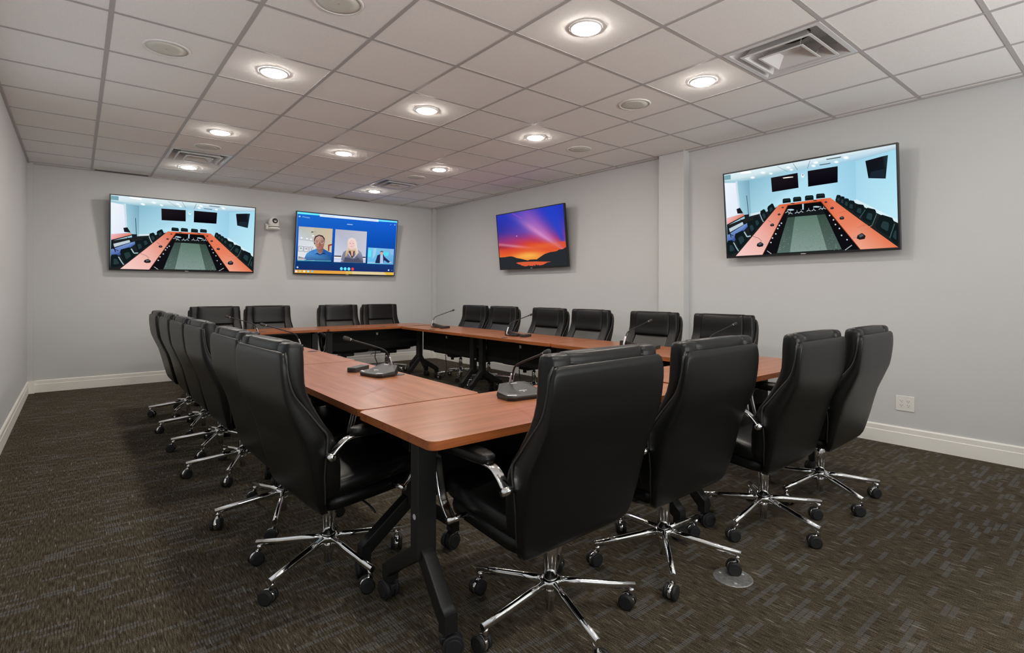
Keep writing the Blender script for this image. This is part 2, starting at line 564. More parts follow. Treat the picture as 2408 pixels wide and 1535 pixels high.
def frustum(bm, a0, z0, a1, z1, th=.004, lip=.012):
    """square louvre ring: turned-out lip at the bottom, sloping up to a smaller opening"""
    prof = [(a0 - lip, z0), (a0, z0), (a0, z0 + th), (a0 - lip + .002, z0 + th), (a1 + th, z1), (a1, z1)]
    R = [[bm.verts.new((sx * a, sy * a, z)) for sx, sy in ((-1, -1), (1, -1), (1, 1), (-1, 1))] for a, z in prof]
    R.append(R[0])
    for A, B in zip(R[:-1], R[1:]):
        for k in range(4):
            bm.faces.new((A[k], A[(k + 1) % 4], B[(k + 1) % 4], B[k]))
    return bm
def diffuser(c, label, rz):
    t = thing('ceiling_vent', label, 'air vent', ((c[0] + c[1]) / 2, (c[2] + c[3]) / 2, ZC), (0, 0, rz), group='square ceiling air vents')
    bm = NB()
    frustum(bm, .292, -.006, .19, .115, .004, .028)
    obj('frame', bm, 'diffuser', t)
    bm = NB()
    box(bm, -.195, .195, -.195, .195, .115, .12)
    lathe(bm, [(.12, .112), (.12, .30), (.115, .30), (.115, .112)], 24, 1, caps=False)
    lathe(bm, [(.118, .113), (.0, .113)] if False else [(.118, .1135), (.001, .1135)], 24, 1, caps=False)
    obj('duct_neck', bm, ['diffuser', 'slot'], t)
    obj('louvre', frustum(NB(), .215, -.020, .135, .075, .004, .016), 'diffuser', t)
    bm = NB()
    frustum(bm, .135, -.030, .062, .028, .004, .012)
    box(bm, -.064, .064, -.064, .064, .026, .029)
    lathe(bm, [(.062, .024), (.062, .029)], 24)
    obj('centre_plate', bm, 'diffuser', t)
    for sx in (-1, 1):
        for sy in (-1, 1):
            bm = NB()
            sweep(bm, [(sx * .11, sy * .11, -.012), (sx * .13, sy * .13, .03), (sx * .17, sy * .17, .05), (sx * .205, sy * .205, .06)], circle(.0022, 6), (0, 0, 1))
            obj('hanger_wire', bm, 'grid', t)
diffuser(dcells[0], 'large square white louvred ceiling vent at the upper right', 0)
diffuser(dcells[1], 'square white louvred ceiling vent at the left, above the left wall screen', 0)
diffuser(dcells[2], 'small square white louvred ceiling vent at the far end of the ceiling', 0)

def return_slot(x0, x1, label):
    t = thing('return_air_grille', label, 'air vent', ((x0 + x1) / 2, YB - .055, ZC), group='slot grilles along the back wall')
    hw = (x1 - x0) / 2
    bm = NB()
    box(bm, -hw, hw, -.05, .03, -.004, -.001, 0)
    for k in range(4):
        y = -.038 + k * .018
        box(bm, -hw + .01, hw - .01, y, y + .007, -.0055, -.004, 1)
    obj('slotted_face', bm, ['grid', 'slot'], t)
return_slot(.16, .735, 'slotted return air grille where ceiling meets back wall, left one')
return_slot(3.20, 3.785, 'slotted return air grille where ceiling meets back wall, right one')

# ------------------------------------------------------------------ office chair
REAR = [(.33, -.165), (.36, -.192), (.40, -.206), (.50, -.232), (.56, -.246), (.64, -.268), (.72, -.302), (.80, -.334), (.89, -.345), (.95, -.345), (.985, -.341), (1.0, -.335)]
FRNT = [(.33, -.150), (.388, -.168), (.51, -.178), (.594, -.172), (.665, -.168), (.70, -.195), (.767, -.243), (.82, -.283), (.858, -.302), (.915, -.314), (.967, -.318), (.995, -.318)]
BOLS = [(.42, -.10), (.55, -.105), (.649, -.135), (.706, -.176), (.778, -.216), (.829, -.236), (.878, -.248), (.95, -.248), (1.007, -.250)]
HW = [(.33, .255), (.37, .284), (.45, .299), (.55, .307), (.65, .313), (.72, .306), (.80, .299), (.90, .296), (1.0, .292)]
def make_chair():
    t = thing('office_chair', 'x', 'chair')
    # outer shell of the backrest
    rows = []
    zs = [.332, .345, .365, .39, .42, .46, .50, .54, .58, .61, .64, .67, .70, .73, .76, .79, .82, .85, .88, .91, .94, .965, .985, .995]
    for i, z in enumerate(zs):
        a, b = interp(REAR, z), interp(FRNT, z)
        hw = interp(HW, z)
        k = 1.0
        if i == 0: k = .93
        if i >= len(zs) - 4: k = (.996, .982, .955, .915)[i - len(zs) + 4]
        rows.append((z, (a + b) / 2, hw * k, max(.018, (b - a) / 2) * (1 if 0 < i < len(zs) - 1 else .7), .22))
    bm = NB()
    loft(bm, rows, 40)
    sh = obj('backrest', bm, 'leather', t, True)
    # piping round the front edge of the shell
    for s in (-1, 1):
        bm = NB()
        P = [(s * (interp(HW, z) - .004), interp(FRNT, z) - .006, z) for z in zs[3:-1]]
        P[-1] = (P[-1][0] * .965, P[-1][1], P[-1][2] - .002)
        P += [(s * .262, -.318, .996), (s * .21, -.318, .998), (0, -.318, .999)]
        sweep(bm, spline(P, 3), circle(.0045, 8), (1, 0, 0))
        obj('piping', bm, 'leather_soft', sh, True)
    # two side bolsters, head pillow, lumbar pad
    for s in (-1, 1):
        rows = []
        bz = [.40, .415, .44, .48, .53, .58, .63, .67, .71, .75, .79, .83, .87, .91, .95, .985, 1.008, 1.021, 1.028]
        for i, z in enumerate(bz):
            b = interp(BOLS, z)
            a = interp(FRNT, z) - .012
            hd = (b - a) / 2
            k = 1.0
            if i == 0: k = .55
            if i == 1: k = .8
            if i >= len(bz) - 3: k = (.96, .85, .55)[i - len(bz) + 3]
            hw_b = .048 + .012 * max(0, min(1, (.72 - z) / .1))
            rows.append((z, (a + b) / 2, hw_b * (.6 + .4 * k), max(.014, hd) * k, .55, s * (interp(HW, z) - .012 - hw_b)))
        bm = NB()
        loft(bm, rows, 22)
        obj('bolster', bm, 'leather', t, True)
    rows = []
    hz = [.800, .806, .82, .85, .89, .93, .97, 1.0, 1.014, 1.025, 1.031]
    for i, z in enumerate(hz):
        b = interp(BOLS, z) + .016 - .012 * max(0, (z - .95) / .08)
        a = interp(FRNT, min(z, .99)) - .012
        k = (.5, .78, .95, 1, 1, 1, 1, .99, .95, .84, .52)[i]
        rows.append((z, (a + b) / 2, .200 * (.95 + .05 * k), (b - a) / 2 * k, .42, 0, 0))
    bm = NB()
    loft(bm, rows, 28)
    obj('headrest', bm, 'leather', t, True)
    rows = []
    lz = [.44, .455, .48, .53, .58, .63, .68, .72, .76, .785, .80, .806]
    for i, z in enumerate(lz):
        b = interp(BOLS, z) - .012
        a = interp(FRNT, z) - .012
        k = (.6, .85, .96, 1, 1, 1, 1, 1, 1, .96, .82, .55)[i]
        rows.append((z, (a + b) / 2, .198, (b - a) / 2 * k, .40))
    bm = NB()
    loft(bm, rows, 28)
    obj('back_cushion', bm, 'leather_soft', t, True)
    # seat
    bm = NB()
    pillow(bm, (0, .065, .452), .280, .235, .043, .35, .28, .11, 36, 12, dome=.028)
    obj('seat', bm, 'leather', t, True)
    bm = NB()
    pillow(bm, (0, .055, .385), .266, .225, .036, .35, .28, .09, 32, 10)
    obj('seat_pan', bm, 'leather', t, True)
    # arms
    for s in (-1, 1):
        path = spline([(s * .330, -.172, .588), (s * .330, -.140, .622), (s * .330, -.098, .648), (s * .330, -.02, .652), (s * .330, .16, .652), (s * .330, .215, .640),
                       (s * .330, .232, .600), (s * .330, .218, .530), (s * .330, .195, .460), (s * .330, .165, .422), (s * .330, .138, .398)], 5)
        bm = NB()
        sweep(bm, path, rrect(.036, .013, .5, 14), (1, 0, 0))
        cyl(bm, (s * .285, -.172, .586), (s * .350, -.172, .586), .0135, n=16)
        cyl(bm, (s * .235, .138, .396), (s * .350, .138, .396), .0125, n=16)
        arm = obj('armrest', bm, 'chrome', t, True)
        bm = NB()
        pillow(bm, (s * .330, .055, .668), .033, .150, .021, .5, .45, 0, 24, 10, dome=.006)
        obj('arm_pad', bm, 'leather', arm, True)
    # mechanism, lift column, hub
    bm = NB()
    box(bm, -.085, .085, -.075, .135, .312, .358, bev=.012)
    cyl(bm, (.03, .08, .318), (.03, .08, .275), .022, n=14)
    me = obj('tilt_mechanism', bm, 'black_plastic', t)
    bm = NB()
    sweep(bm, spline([(.08, .03, .325), (.20, .035, .322), (.262, .035, .316), (.285, .04, .300)], 4), circle(.0045, 8), (0, 0, 1))
    obj('lever', bm, 'black_plastic', me, True)
    bm = NB()
    lathe(bm, [(.017, .28), (.017, .325)], 20)
    lathe(bm, [(.0265, .140), (.0265, .282), (.024, .286)], 24)
    obj('gas_lift', bm, 'chrome', t)
    bm = NB()
    lathe(bm, [(.017, .022), (.0175, .062), (.0215, .064), (.0215, .125)], 20)
    lathe(bm, [(.030, .112), (.040, .116), (.0425, .132), (.040, .142), (.030, .147)], 28)
    obj('hub', bm, 'chrome', t)
    # five legs with casters
    for k in range(5):
        bm = NB()
        P = [(.030, 0, .127, 1.06), (.12, 0, .117, 1.0), (.22, 0, .104, .94), (.330, 0, .090, .88)]
        sweep(bm, P, [(.0135 * x / .0135, y * 1.22) for x, y in circle(.0135, 16)], (0, 1, 0))
        lathe(bm, [(.0112, .058), (.0115, .088)], 14, c=(.317, 0, 0))
        lg = obj('leg', bm, 'chrome', t, rot=(0, 0, radians(72 * k)))
        bm = NB()
        cyl(bm, (0, 0, .058), (0, 0, .074), .0055, n=10, mi=1)
        for s in (-1, 1):
            cyl(bm, (s * .0095, .016, .0295), (s * .0235, .016, .0295), .0295, n=24, mi=0)
            cyl(bm, (s * .0235, .016, .0295), (s * .0255, .016, .0295), .0285, .024, n=24, mi=0)
        cyl(bm, (-.0095, .016, .030), (.0095, .016, .030), .0285, n=24, mi=1)
        box(bm, -.0085, .0085, -.008, .016, .040, .062, 1, .003)
        obj('caster', bm, ['wheel', 'chrome'], lg, loc=(.317, 0, 0), rot=(0, 0, radians(75 * k + 20)))
    for c in t.children:
        if c.name.split('.')[0] not in ('leg', 'hub', 'gas_lift'):
            c.location.y += .040
    return t
proto = make_chair()
used = [False]
def place_chair(x, y, face, legs, casters, label, group):
    """face: heading of the seat front in degrees from +x; legs: world angle of one base leg"""
    o = proto if not used[0] else copy_tree(proto)
    used[0] = True
    o.location = (x, y, 0)
    rz = face - 90
    o.rotation_euler = (0, 0, radians(rz))
    lg = sorted([c for c in o.children if c.name.split('.')[0] == 'leg'], key=lambda c: c.name)
    for k, c in enumerate(lg):
        c.rotation_euler = (0, 0, radians(legs - rz + 72 * k))
        for ct in c.children:
            a = casters[k % len(casters)] if casters else random.uniform(0, 360)
            ct.rotation_euler = (0, 0, radians(a - legs - 72 * k))
    tag(o, label, 'chair', group)
    return o
# near side, backs towards the camera
G = 'chairs along the near side of the table'
place_chair(1.385, 1.490, 92, -33, [20, 35, 100, 10, 200], 'black leather office chair nearest the camera, filling the centre foreground', G)
place_chair(2.080, 1.475, 91, 6, [60, 140, 80, 100, 40], 'black leather office chair with a caster resting on the round floor plate', G)
place_chair(2.825, 1.372, 91, -33, [50, 120, 200, 60, 40], 'black leather office chair third along the near side, its left armrest showing', G)
place_chair(3.475, 1.340, 92, -48, [60, 30, 100, 150, 45], 'black leather office chair rightmost in the photo, beside the wall outlet', G)
# left side
G = 'chairs along the left side of the table'
place_chair(.868, 2.390, 3, -7, [150, 60, 100, 40, 80], 'black leather office chair nearest along the left side, its armrest and seat showing', G)
place_chair(.878, 3.095, 1, 31, [110, 80, 150, 60, 95], 'black leather office chair second nearest along the left side', G)
place_chair(.880, 4.050, 1, 27, [100, 60, 120, 140, 70], 'black leather office chair third nearest along the left side', G)
place_chair(.876, 4.755, 1, 22, [90, 130, 70, 120, 60], 'black leather office chair fourth along the left side, its whole chrome base visible', G)
place_chair(.875, 5.490, 0, 29, None, 'black leather office chair second farthest along the left side', G)
place_chair(.866, 6.255, 0, 26, None, 'black leather office chair farthest along the left side, next to the back wall', G)
# far side
G = 'chairs along the far side of the table'
place_chair(1.350, 7.49, -92, 10, None, 'black leather office chair leftmost of four under the left wall screen, facing the camera', G)
place_chair(1.990, 7.49, -90, 40, None, 'black leather office chair second of four on the far side, below the conference camera', G)
place_chair(2.940, 7.49, -92, 20, None, 'black leather office chair third of four on the far side, below the video call screen', G)
place_chair(3.590, 7.49, -90, 0, None, 'black leather office chair rightmost of four on the far side, near the room corner', G)
# right side
G = 'chairs along the right side of the table'
place_chair(4.170, 6.35, 181, 15, None, 'black leather office chair farthest along the right side, left of an overlapping pair', G)
place_chair(4.170, 5.68, 180, 35, None, 'black leather office chair second farthest along the right side, behind a gooseneck microphone', G)
place_chair(4.180, 4.79, 181, 5, None, 'black leather office chair third farthest on the right side, below the sunset screen', G)
place_chair(4.180, 4.115, 179, 60, None, 'black leather office chair left of the wall column, fourth along the right side', G)
place_chair(4.180, 3.258, 180, 20, None, 'black leather office chair in front of the wall column', G)
place_chair(4.180, 2.512, 181, 45, None, 'black leather office chair right of the wall column, nearest of the right side', G)

# ------------------------------------------------------------------ flip-top tables
ZT = .74
def make_table(L_, D_, label, x, y, rz, group, grom, clip=True, panel_y=0.0, LY0=-.08, FE=(-.170, .262)):
    """local x along the length, +y is the side facing the middle of the ring"""
    t = thing('conference_table', label, 'table', (x, y, 0), (0, 0, radians(rz)), group)
    bm = NB()
    prism(bm, rounded_rect(-L_ / 2, L_ / 2, -D_ / 2, D_ / 2, .03), ZT - .030, ZT, 0, 1)
    es = [e for e in bm.edges if len(e.link_faces) == 2 and {f.material_index for f in e.link_faces} == {0, 1}]
    bmesh.ops.bevel(bm, geom=es, offset=.0022, segments=2, affect='EDGES', material=1)
    obj('tabletop', bm, ['wood', 'wood_edge'], t)
    if grom:
        bm = NB()
        lathe(bm, [(.001, .0025), (.030, .0028), (.036, .0022), (.038, .0)], 28, c=(0, D_ / 2 - .055, ZT))
        obj('cable_grommet', bm, 'mic', t, True)
    bm = NB()
    for s in (-1, 1):
        box(bm, s * (L_ / 2 - .11) - .02, s * (L_ / 2 - .11) + .02, -.17, .17, .683, .710)
    box(bm, -L_ / 2 + .10, L_ / 2 - .10, -.022, .022, .655, .695)
    obj('top_frame', bm, 'black_metal', t)
    for s in (-1, 1):
        px = s * (L_ / 2 - .092)
        bm = NB()
        box(bm, px - .038, px + .038, LY0 - .028, LY0 + .028, .270, .684, bev=.003, seg=1)
        # splayed feet
        for q, e in ((-1, FE[0]), (1, FE[1])):
            sweep(bm, [(px, LY0 - q * .01, .300), (px, LY0 + q * .03, .272), (px, LY0 + e - q * .030, .146), (px, LY0 + e, .120)], rrect(.050, .056, .12, 16), (1, 0, 0))
            box(bm, px - .025, px + .025, LY0 + e - .018, LY0 + e + .022, .078, .140)
        lg = obj('leg', bm, 'black_metal', t)
        bm = NB()
        cyl(bm, (px - .0388, LY0 - .002, .42), (px - .0375, LY0 - .002, .42), .010, n=16) if s < 0 else cyl(bm, (px + .0375, LY0 - .002, .42), (px + .0388, LY0 - .002, .42), .010, n=16)
        obj('sticker', bm, 'mark', lg)
        for q in (-1, 1):
            bm = NB()
            cyl(bm, (0, 0, .062), (0, 0, .080), .008, n=10)
            for w_ in (-1, 1):
                cyl(bm, (w_ * .008, .014, .037), (w_ * .029, .014, .037), .037, n=24)
                cyl(bm, (w_ * .029, .014, .037), (w_ * .031, .014, .037), .030, .026, n=20)
            cyl(bm, (-.008, .014, .038), (.008, .014, .038), .034, n=20)
            box(bm, -.012, .012, -.030, .014, .045, .066, bev=.004)
            obj('caster', bm, 'wheel', lg, loc=(px, LY0 + (FE[1] if q > 0 else FE[0]), 0), rot=(0, 0, radians(40 + 95 * s + 60 * q)))
    bm = NB()
    box(bm, -L_ / 2 + .13, L_ / 2 - .13, panel_y + .045, panel_y + .053, .42, .672, bev=.003, seg=1)
    obj('modesty_panel', bm, 'panel', t)
    if clip:
        bm = NB()
        box(bm, -.014, .014, panel_y + .053, panel_y + .064, .615, .648, 0, .003)
        sweep(bm, spline([(.010, panel_y + .062, .62), (.030, panel_y + .064, .56), (.034, panel_y + .062, .47), (.02, panel_y + .058, .38)], 5), circle(.003, 6), (0, 1, 0), mi=1)
        sweep(bm, spline([(.02, panel_y + .058, .38), (.025, panel_y + .05, .30), (.0, panel_y + .06, .22), (.03, panel_y + .07, .14), (.06, panel_y + .08, .10)], 5), circle(.006, 6), (0, 1, 0), mi=1)
        obj('cable_clip', bm, ['mark', 'black_plastic'], t)
    return t
TL = 1.524
G = 'flip-top tables in a ring'
# near row (inner side = +y)
make_table(1.530, .585, 'cherry wood table at the near left corner, nearest the camera', .875 + .765, 1.502 + .2925, 0, G, False, False)
make_table(1.545, .585, 'cherry wood table at the near right of the ring, behind the rightmost near chairs', 2.440 + .7725, 1.502 + .2925, 0, G, False, False)
# left row (inner side = +x): rz = -90 turns +y to +x
for k, lb in enumerate(('cherry wood table nearest on the left side, under the closest microphone',
                        'cherry wood table in the middle of the left side',
                        'cherry wood table farthest on the left side')):
    yc = 2.098 + .762 + k * 1.535
    make_table(TL, .600, lb, 1.197 + .022 * k, yc, -90.6, G, True, False, LY0=-.02, FE=(-.222, .222))
# far row (inner side = -y): rz = 180
make_table(TL, .610, 'cherry wood table in the far row, below the leftmost wall screen', .95 + .762, 6.822 + .305, 180, G, True, LY0=.05, FE=(-.24, .20))
make_table(TL, .610, 'cherry wood table in the far row, below the video call screen', 2.482 + .762, 6.822 + .305, 180, G, True, LY0=.05, FE=(-.24, .20))
# right row (inner side = -x): rz = 90
for k, lb in enumerate(('cherry wood table nearest on the right side, behind the second near chair',
                        'middle cherry wood table on the right side, before the wall column',
                        'cherry wood table farthest on the right side, below the corner of the room')):
    yc = 2.142 + .762 + k * 1.535
    make_table(TL, .655, lb, 3.712 + .025 * k, yc, 89.2, G, True, LY0=.09, FE=(-.27, .17))

# ------------------------------------------------------------------ conference microphones
def make_mic():
    """user sits at -y; gooseneck rises from a silver bracket behind the wedge"""
    t = thing('conference_microphone', 'x', 'microphone')
    bm = NB()
    lo = [(-.100, -.062), (-.075, -.078), (.075, -.078), (.100, -.062), (.105, .020), (.070, .066), (-.070, .066), (-.105, .020)]
    mid = [(-.104, -.064), (-.078, -.082), (.078, -.082), (.104, -.064), (.110, .022), (.072, .072), (-.072, .072), (-.110, .022)]
    R = [[bm.verts.new((x, y, 0)) for x, y in lo], [bm.verts.new((x, y, .014)) for x, y in mid]]
    hz = [.022, .020, .020, .022, .030, .056, .056, .030]
    R.append([bm.verts.new((x * .97, y * .97, h)) for (x, y), h in zip(mid, hz)])
    n = 8
    for A, B, mi in ((R[0], R[1], 1), (R[1], R[2], 1)):
        for k in range(n):
            f = bm.faces.new((A[k], A[(k + 1) % n], B[(k + 1) % n], B[k]))
            f.material_index = mi
    bm.faces.new(R[0])
    c = [bm.verts.new(p) for p in ((-.030, -.060, .024), (.030, -.060, .024), (.034, .060, .060), (-.034, .060, .060))]
    T = R[2]
    for q in ((T[0], T[1], c[0]), (T[1], T[2], c[1], c[0]), (T[2], T[3], c[1]), (T[3], T[4], c[2], c[1]), (T[4], T[5], c[2]), (T[5], T[6], c[3], c[2]), (T[6], T[7], c[3]), (T[7], T[0], c[0], c[3]), tuple(c)):
        bm.faces.new(q)
    obj('base', bm, ['mic', 'mic_dark'], t)
    bm = NB()
    for s in (-1, 1):
        v = [bm.verts.new(p) for p in ((s * .058, -.074, .0225), (s * .100, -.062, .0245), (s * .098, -.050, .0262), (s * .056, -.062, .0245))]
        bm.faces.new(v)
    for x0, x1, y in ((-.022, .012, .045), (-.020, .022, -.028), (-.004, .004, -.038)):
        z = .024 + (y + .060) / .12 * .036 + .0006
        v = [bm.verts.new(p) for p in ((x0, y - .002, z - .0006), (x1, y - .002, z - .0006), (x1, y + .003, z + .0009), (x0, y + .003, z + .0009))]
        bm.faces.new(v)
    obj('button_panel', bm, 'mark', t)
    bm = NB()
    sweep(bm, spline([(0, .060, .018), (0, .078, .018), (0, .086, .030), (0, .077, .065), (0, .064, .098)], 5), rrect(.020, .008, .5, 10), (1, 0, 0))
    obj('neck_bracket', bm, 'brushed', t, True)
    bm = NB()
    P = spline([(0, .067, .070), (0, .062, .098), (0, .046, .130), (0, .008, .152), (0, -.08, .182), (0, -.18, .214)], 6)
    sweep(bm, [(*p, 1.0) for p in P], circle(.0046, 10), (1, 0, 0))
    nk = obj('gooseneck', bm, 'black_plastic', t, True)
    d = (Vector(P[-1]) - Vector(P[-2])).normalized()
    e = Vector(P[-1])
    bm = NB()
    cyl(bm, e, e + d * .018, .0062, .0075, n=14, mi=0)
    cyl(bm, e + d * .018, e + d * .022, .0078, n=14, mi=1)
    rings = []
    q = [(0.022, .0085), (.026, .0105), (.045, .0115), (.056, .0115), (.062, .0095), (.065, .005)]
    a = d.orthogonal().normalized(); b = d.cross(a)
    rings = [[bm.verts.new(e + d * l + r * (cos(2 * pi * k / 16) * a + sin(2 * pi * k / 16) * b)) for k in range(16)] for l, r in q]
    bridge(bm, rings, 2)
    obj('microphone_head', bm, ['black_plastic', 'brushed', 'foam'], nk, True)
    return t
mproto = make_mic()
mused = [False]
def place_mic(x, y, rz, label):
    o = mproto if not mused[0] else copy_tree(mproto)
    mused[0] = True
    o.location = (x, y, ZT)
    o.rotation_euler = (0, 0, radians(rz))
    tag(o, label, 'microphone', 'gooseneck microphones on the tables')
# left row: users at -x  -> local -y = -x : rz = -90
place_mic(1.352, 2.905, -78, 'gooseneck desk microphone on the near left table, beside a black box, head pointing left')
place_mic(1.318, 4.47, -80, 'gooseneck desk microphone on the middle left table, partly behind the nearest left chair')
place_mic(1.385, 6.07, -80, 'gooseneck desk microphone on the farthest left table, its head before the leftmost far chair')
place_mic(3.770, 6.31, 78, 'gooseneck desk microphone on the farthest right table, against the bare wall corner')
place_mic(3.700, 4.585, 80, 'gooseneck desk microphone on the middle right table, before the overlapping chair pair')
place_mic(3.745, 2.995, 80, 'gooseneck desk microphone on the near right table, before the chair at the wall column')
place_mic(1.575, 1.905, -8, 'gooseneck desk microphone on the near left corner table, half hidden by the nearest chair')
place_mic(3.900, 2.290, 76, 'gooseneck desk microphone mostly hidden behind the second near chair, only its head showing')

def junction(x, y, rz, label):
    t = thing('junction_box', label, 'junction box', (x, y, ZT), (0, 0, radians(rz)), 'small black boxes beside the microphones')
    obj('case', box(NB(), -.075, .075, -.030, .030, 0, .028, 0, .004), 'mic', t)
    obj('end_socket', box(NB(), -.078, -.0745, -.012, .012, .006, .022, 0, .001), 'mic_dark', t)
junction(1.325, 3.150, 35, 'small black box left of the closest microphone')
junction(3.735, 6.075, 20, 'small black box beside the farthest right microphone')
junction(3.715, 4.395, 20, 'small black box beside the middle right microphone')
junction(3.800, 2.790, 20, 'small black box beside the near right microphone')

# ------------------------------------------------------------------ wall outlet, floor plate, camera
t = thing('wall_outlet', 'white double wall outlet plate on the right wall', 'outlet', (XR, 1.331, .338), (0, 0, radians(-90)))
obj('cover_plate', box(NB(), -.062, .062, -.006, 0, -.060, .060, 0, .002), 'plastic_white', t)
for sx in (-1, 1):
    bm = NB()
    box(bm, sx * .023 - .0165, sx * .023 + .0165, -.0075, -.006, -.034, .034, 0, .0008, 1)
    r = obj('receptacle', bm, 'plastic_white', t)
    bm = NB()
    for sz in (-1, 1):
        for dx, w_, h in ((-.0065, .0011, .0042), (.0065, .0011, .0034)):
            box(bm, sx * .023 + dx - w_, sx * .023 + dx + w_, -.0079, -.0074, sz * .017 + .004 - h, sz * .017 + .004 + h)
        cyl(bm, (sx * .023, -.0079, sz * .017 - .0065), (sx * .023, -.0074, sz * .017 - .0065), .0026, n=10)
    obj('slots', bm, 'slot', r)

t = thing('floor_box_cover', 'round brushed metal floor plate on the carpet under a chair caster', 'floor plate', (2.172, 1.187, 0))
obj('plate', lathe(NB(), [(.001, .0030), (.072, .0030), (.080, .0016), (.082, .0)], 40), 'steel', t, True)
for k in range(3):
    a = radians(100 + 120 * k)
    obj('screw', lathe(NB(), [(.006, .0028), (.0055, .0036)], 12, c=(.055 * cos(a), .055 * sin(a), 0)), 'mark', t)

t = thing('conference_camera', 'white pan tilt camera on a wall bracket between the two back wall screens', 'camera', (2.275, YB, 2.155))
bm = NB()
box(bm, -.100, -.045, -.030, 0, -.010, .085, 0, .004)
box(bm, -.085, .085, -.135, -.010, -.010, -.004, 0, .002)
box(bm, -.100, -.062, -.11, -.02, -.008, .055, 0, .004)
obj('wall_bracket', bm, 'plastic_white', t)
bm = NB()
lathe(bm, [(.082, -.004), (.086, .004), (.086, .022), (.080, .028)], 36, 0, c=(0, -.105, 0))
lathe(bm, [(.078, .028), (.078, .036)], 36, 1, c=(0, -.105, 0))
lathe(bm, [(.080, .036), (.078, .055), (.070, .062)], 36, 0, c=(0, -.105, 0))
cb = obj('base', bm, ['plastic_white', 'slot'], t)
bm = NB()
loft(bm, [(.058, -.105, .072, .060, .6), (.09, -.105, .070, .058, .6), (.12, -.105, .066, .056, .6), (.148, -.105, .058, .050, .6), (.168, -.105, .044, .040, .7), (.177, -.105, .022, .02, .8)], 28)
hd = obj('head', bm, 'plastic_white', t, True)
bm = NB()
cyl(bm, (.004, -.150, .122), (.004, -.178, .118), .038, .036, n=28)
obj('lens_barrel', bm, 'black_plastic', hd)
bm = NB()
cyl(bm, (.004, -.178, .118), (.004, -.1795, .118), .026, .020, n=24)
obj('lens', bm, 'lens', hd)

# ------------------------------------------------------------------ wall screens
def homography(src):
    """maps the four corners src (TL, TR, BR, BL) to the unit square, v downwards"""
    dst = [(0, 0), (1, 0), (1, 1), (0, 1)]
    A, B = [], []
    for (x, y), (u, v) in zip(src, dst):
        A.append([x, y, 1, 0, 0, 0, -u * x, -u * y]); B.append(u)
        A.append([0, 0, 0, x, y, 1, -v * x, -v * y]); B.append(v)
    n = 8
    for i in range(n):
        p = max(range(i, n), key=lambda r: abs(A[r][i]))
        A[i], A[p] = A[p], A[i]; B[i], B[p] = B[p], B[i]
        for r in range(n):
            if r != i:
                k = A[r][i] / A[i][i]
                A[r] = [a - k * b for a, b in zip(A[r], A[i])]
                B[r] -= k * B[i]
    h = [B[i] / A[i][i] for i in range(n)] + [1.0]
    def f(x, y):
        w_ = h[6] * x + h[7] * y + 1.0
        return ((h[0] * x + h[1] * y + h[2]) / w_, (h[3] * x + h[4] * y + h[5]) / w_)
    return f
class Pic:
    def __init__(self, corners=None):
        self.f = homography(corners) if corners else (lambda x, y: (x, y))
        self.P = []
    def poly(self, pts, col, raw=False):
        q = [p if raw else self.f(*p) for p in pts]
        q = [(min(1, max(0, a)), min(1, max(0, b))) for a, b in q]
        cols = col if isinstance(col[0], (tuple, list)) else [col] * len(q)
        self.P.append((q, cols))
    def ell(self, x, y, rx, ry, col, n=18):
        self.poly([(x + rx * cos(2 * pi * k / n), y + ry * sin(2 * pi * k / n)) for k in range(n)], col)
    def line(self, pts, w_, col):
        for (a, b), (c, d) in zip(pts[:-1], pts[1:]):
            l = math.hypot(c - a, d - b) or 1
            nx, ny = -(d - b) / l * w_ / 2, (c - a) / l * w_ / 2
            self.poly([(a + nx, b + ny), (c + nx, d + ny), (c - nx, d - ny), (a - nx, b - ny)], col)
    def text(self, s, x, y, h, dx, dy, col):
        cu = bpy.data.curves.new('lettering', 'FONT')
        cu.body = s
        cu.size = 1.0
        to = bpy.data.objects.new('lettering', cu)
        COL.objects.link(to)
        me = to.to_mesh()
        for p in me.polygons:
            q = [me.vertices[i].co for i in p.vertices]
            self.poly([(x + v.x * h * dx - 0, y + v.x * h * dy - v.y * h) for v in q], col)
            self.P[-1] = (*self.P[-1], True)
        to.to_mesh_clear()
        bpy.data.objects.remove(to)
        bpy.data.curves.remove(cu)
    def build(self, w_, h_, parent):
        bm = bmesh.new()
        lay = bm.loops.layers.float_color.new('picture')
        d = 0.0
        for e in self.P:
            q, cols = e[0], e[1]
            if len(e) < 3:
                d += 0.00003
            vs = [bm.verts.new((-w_ / 2 + u * w_, -d, h_ - v * h_)) for u, v in q]
            try:
                f = bm.faces.new(vs)
            except ValueError:
                continue
            for lp, c in zip(f.loops, cols):
                lp[lay] = (lin(c[0]), lin(c[1]), lin(c[2]), 1)
        me = bpy.data.meshes.new('screen')
        bm.normal_update()
        bm.to_mesh(me)
        bm.free()
        me.materials.append(M['screen'])
        o = bpy.data.objects.new('screen', me)
        COL.objects.link(o)
        o.parent = parent
        return o

